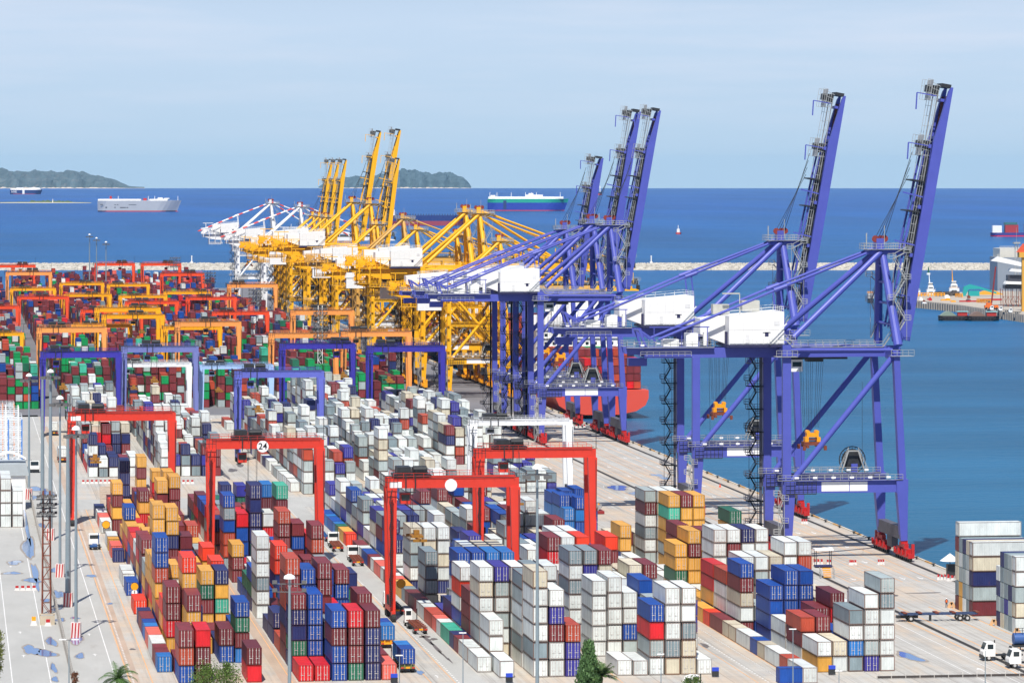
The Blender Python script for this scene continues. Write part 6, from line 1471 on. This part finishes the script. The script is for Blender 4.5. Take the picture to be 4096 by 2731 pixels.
pw_ = G(0, 1492); o = MB().box((pw_.x - 30, pw_.y + 60, 0), (pw_.x + 6.0, pw_.y + 74, 9)).build('warehouse', M_WHITE); tag(o, 'long white warehouse wall at the left edge beyond the racks', 'building')
# flat pallets lying in the gap behind the leftmost block, blue wrapped machine on a flat rack
for i in range(9):
    b = MB(); b.box((36 + i * .25, 990 + 7.2 * i, .02), (50.5, 991.2 + 7.2 * i, .5)); b.box((36 + i * .25, 994 + 7.2 * i, .02), (50.5, 994.5 + 7.2 * i, .3)); o = b.build('flat_rack', mat('rack_slat', srgb(182, 166, 150), rough=.9, noise=.25, nscale=.6)); tag(o, 'long low slatted rack lying on the ground behind the leftmost block', 'flat rack', 'slatted racks on the ground')
    pass
pm_ = G(2304, 2052); o = thing('wrapped_machine', 'bulky machine wrapped in violet blue tarpaulin on a red flat rack', 'machine', pm_)
bm = bmesh.new(); bmesh.ops.create_icosphere(bm, subdivisions=4, radius=1); rg = random.Random(2)
for v in bm.verts:
    k = 1 + .09 * math.sin(v.co.x * 7 + v.co.z * 5) + .06 * math.sin(v.co.y * 11 + v.co.z * 3); v.co = Vector((v.co.x * 1.9 * k, v.co.y * 3.2 * k, max(-.9, v.co.z) * 1.8 * k + 2.7))
me = bpy.data.meshes.new('tarpaulin'); bm.to_mesh(me); bm.free(); me.materials.append(pm('tarp_blue', 52, 44, 168)); q = bpy.data.objects.new('tarpaulin', me); COLL.objects.link(q); q.parent = o
b = MB(); b.box((-2.4, -3.6, .1), (6.4, 3.4, .75)); b.build('flat_rack_base', pm('rack_red', 140, 40, 40), o); b = MB(); rg = random.Random(6)
for i in range(60): b.cbox((rg.uniform(2.2, 6), rg.uniform(-2, 2), rg.uniform(.8, 2.2)), (rg.uniform(.2, .9), rg.uniform(.2, .9), rg.uniform(.2, .8)), rg.choice((0, 0, 1)))
b.build('engine', [M_RAIL, M_YEL], o)
# person in an orange vest
def person(loc, rz, label):
    o = thing('person', label, 'person', loc, rz)
    J = {'pel': (0, 0, .95), 'ch': (0, 0, 1.3), 'nk': (0, 0, 1.5), 'hd': (0, .02, 1.66), 'sl': (-.2, 0, 1.43), 'el': (-.3, .03, 1.14), 'wl': (-.28, .12, .9), 'sr': (.2, 0, 1.43), 'er': (.3, .02, 1.14), 'wr': (.29, .1, .88), 'hl': (-.1, 0, .9), 'kl': (-.12, .03, .48), 'al': (-.13, 0, .07), 'tl': (-.13, .17, .04), 'hr': (.1, 0, .9), 'kr': (.13, .02, .48), 'ar': (.15, -.02, .07), 'tr': (.16, .15, .04)}
    Rr = {'pel': .15, 'ch': .17, 'nk': .06, 'hd': .1, 'sl': .07, 'el': .05, 'wl': .035, 'sr': .07, 'er': .05, 'wr': .035, 'hl': .1, 'kl': .07, 'al': .05, 'tl': .04, 'hr': .1, 'kr': .07, 'ar': .05, 'tr': .04}
    Ed = [('pel', 'ch'), ('ch', 'nk'), ('nk', 'hd'), ('ch', 'sl'), ('sl', 'el'), ('el', 'wl'), ('ch', 'sr'), ('sr', 'er'), ('er', 'wr'), ('pel', 'hl'), ('hl', 'kl'), ('kl', 'al'), ('al', 'tl'), ('pel', 'hr'), ('hr', 'kr'), ('kr', 'ar'), ('ar', 'tr')]
    ks = list(J); me = bpy.data.meshes.new('body'); me.from_pydata([J[k] for k in ks], [(ks.index(a), ks.index(b)) for a, b in Ed], []); q = bpy.data.objects.new('body', me); COLL.objects.link(q); q.parent = o
    md = q.modifiers.new('skin', 'SKIN'); q.modifiers.new('sub', 'SUBSURF').levels = 1
    for i, k in enumerate(ks): me.skin_vertices[0].data[i].radius = (Rr[k],) * 2
    me.skin_vertices[0].data[0].use_root = True; me.materials.append(pm('dark_trousers', 40, 44, 80))
    b = MB(); b.tube((0, 0, .98), (0, 0, 1.47), .2, 12, r2=.19); b.build('vest', pm('vest_orange', 236, 110, 40), o); b = MB(); b.tube((0, .01, 1.68), (0, .01, 1.8), .15, 12, r2=.07); b.build('helmet', M_WHITE, o)
    b = MB(); b.tube((0, .02, 1.55), (0, .02, 1.7), .1, 12); b.build('face', mat('skin', srgb(150, 100, 76)), o); return o
person(G(3786, 2428), R(190), 'person in orange vest and white helmet walking beside the stack of long boxes')
for i, (x, y) in enumerate(((3806, 2430), (3975, 2500), (4068, 2536))):
    o = thing('stop_block', 'small wooden trestle on the ground at the foot of the right stacks, %s one' % ('left', 'middle', 'right')[i], 'trestle', G(x, y), 0, 'wooden trestles'); b = MB(); b.beam((-.6, 0, 0), (0, 0, 1.1), .2, .6); b.beam((.6, 0, 0), (0, 0, 1.1), .2, .6); b.build('frame', mat('raw_wood', srgb(206, 164, 120)), o)

# ------------------------------------------------------------------ trees at the bottom edge
def leafmat(name, a, b):
    m = mat(name, a, rough=.6, noise=.3, nscale=3, dirt=(b, .5, .8)); m.node_tree.nodes['Principled BSDF'].inputs['Specular IOR Level'].default_value = .3; return m
LF1 = leafmat('palm_leaf', srgb(62, 96, 44), srgb(120, 140, 74)); LF2 = leafmat('cypress_leaf', srgb(72, 104, 58), srgb(118, 150, 98)); LF3 = leafmat('bush_leaf', srgb(82, 108, 44), srgb(132, 150, 84)); BARK = mat('bark', srgb(110, 90, 70), rough=.9, noise=.3, nscale=4)
def palm(px, py, t, label, n=26, L=3.0, col=LF1, seed=1, stiff=.4):
    p = at(px, py, t); o = thing('palm_tree', label, 'palm tree', (p.x, p.y, 0)); rg = random.Random(seed); b = MB(); b.tube((0, 0, 0), (.2, 0, p.z), .22, 10, r2=.16); b.build('trunk', BARK, o); b = MB()
    for i in range(n):
        a = rg.uniform(0, 6.28); e = rg.uniform(-.1, 1.3); l = L * rg.uniform(.8, 1.1); pt = Vector((.2, 0, p.z)); d = Vector((math.cos(a) * math.cos(e), math.sin(a) * math.cos(e), math.sin(e))); side = Vector((-math.sin(a), math.cos(a), 0)); m = 16
        for k in range(m):
            q = pt + d * (l / m); b.beam(pt, q, .035); d.z -= .13 * (1 - stiff) + .03; d.normalize(); w = .75 * math.sin(math.pi * (k + 1.4) / (m + 2)) ** .6
            for s in (-1, 1):
                for u in (0, .5):
                    r0 = pt.lerp(q, u); tip = r0 + side * s * w + d * .35 - Vector((0, 0, .3 * rg.random() + .1)); b.add([r0, r0 + d * .09, tip], [(0, 1, 2)])
            pt = q
    b.build('crown', col, o)
palm(463, 2716, 600, 'palm tree with feathery fronds at the bottom left edge', 30, 3.6, seed=3)
palm(2402, 2700, 600, 'spiky palm beside the pale green conifer at the bottom edge', 34, 2.4, leafmat('yucca_leaf', srgb(70, 96, 50), srgb(120, 130, 80)), 5, .95)
def leafy(px, ptop, t, label, w, hgt, n, col, seed, shape='cone', size=.22, name='tree'):
    p = at(px, ptop, t); o = thing(name, label, 'tree', (p.x, p.y, 0)); rg = random.Random(seed); top = p.z; b = MB(); b.tube((0, 0, 0), (0, 0, top - .4), .18, 8, r2=.05)
    for i in range(14):
        a = rg.uniform(0, 6.28); z = top - hgt * rg.uniform(.2, .95); b.tube((0, 0, z - .6), (w * .45 * math.cos(a), w * .45 * math.sin(a), z), .05, 5, r2=.02)
    b.build('trunk', BARK, o); b = MB(); cl = []
    for i in range(n // 22):
        f = rg.random(); z = top - hgt * f; r = w / 2 * (min(1, f * 1.5) ** .8 if shape == 'cone' else math.sin(math.pi * min(1, f * .8 + .15)) ** .5); a = rg.uniform(0, 6.28); k = rg.uniform(.3, 1) ** .5; cl.append(Vector((r * k * math.cos(a), r * k * math.sin(a), z)))
    for c in cl:
        for j in range(22):
            q = c + Vector([rg.gauss(0, 1) for _ in range(3)]) * (.22 * w / 3); d = Vector([rg.gauss(0, 1) for _ in range(3)]).normalized(); 
            if shape == 'cone': d.z = abs(d.z) + 1; d.normalize()
            s = d.cross(Vector((rg.random(), rg.random(), rg.random()))).normalized() * size * .35; b.add([q - s, q + s, q + d * size * rg.uniform(1, 1.8)], [(0, 1, 2)])
    b.build('crown', col, o)
leafy(2354, 2575, 600, 'narrow pale green conifer at the bottom edge left of the spiky palm', 3.3, 9, 9000, LF2, 1, 'cone', .42)
leafy(868, 2668, 600, 'broad leafy bush with small red flowers at the bottom edge', 7.2, 5, 5200, LF3, 2, 'round', .24)
leafy(905, 2650, 603, 'thin sprig of bush above the broad leafy one', 1.2, 2, 700, LF3, 4, 'round', .2)
leafy(2770, 2712, 600, 'low green bush top at the bottom edge below the white stacks', 3.2, 3, 2600, LF3, 5, 'round', .2)
leafy(-30, 2520, 560, 'thin branches of a tree reaching in at the lower left edge', 3.0, 7, 2600, leafmat('thin_leaf', srgb(120, 128, 66), srgb(150, 150, 90)), 6, 'round', .25)
leafy(300, 2690, 590, 'dry reddish weeds at the foot of the fence, bottom left', 1.2, 1.6, 500, leafmat('dry_leaf', srgb(130, 80, 60), srgb(120, 120, 80)), 8, 'round', .2)

# ------------------------------------------------------------------ the sea air: thin even haze over everything
hz = MB().box((-34500, -34500, -112), (34500, 34500, 165)).build('haze', [])
hm = bpy.data.materials.new('sea_haze'); hm.use_nodes = True; ht = hm.node_tree; ht.nodes.clear()
ho = N(ht, 'ShaderNodeOutputMaterial'); hv = N(ht, 'ShaderNodeVolumePrincipled'); hv.inputs['Density'].default_value = .9e-5; hv.inputs['Color'].default_value = (.36, .66, .95, 1); hv.inputs['Anisotropy'].default_value = -.3
ht.links.new(hv.outputs[0], ho.inputs['Volume']); hz.data.materials.append(hm); hz['kind'] = 'stuff'; hz['label'] = 'thin blue sea haze over the water'
SC.cycles.volume_bounces = 0
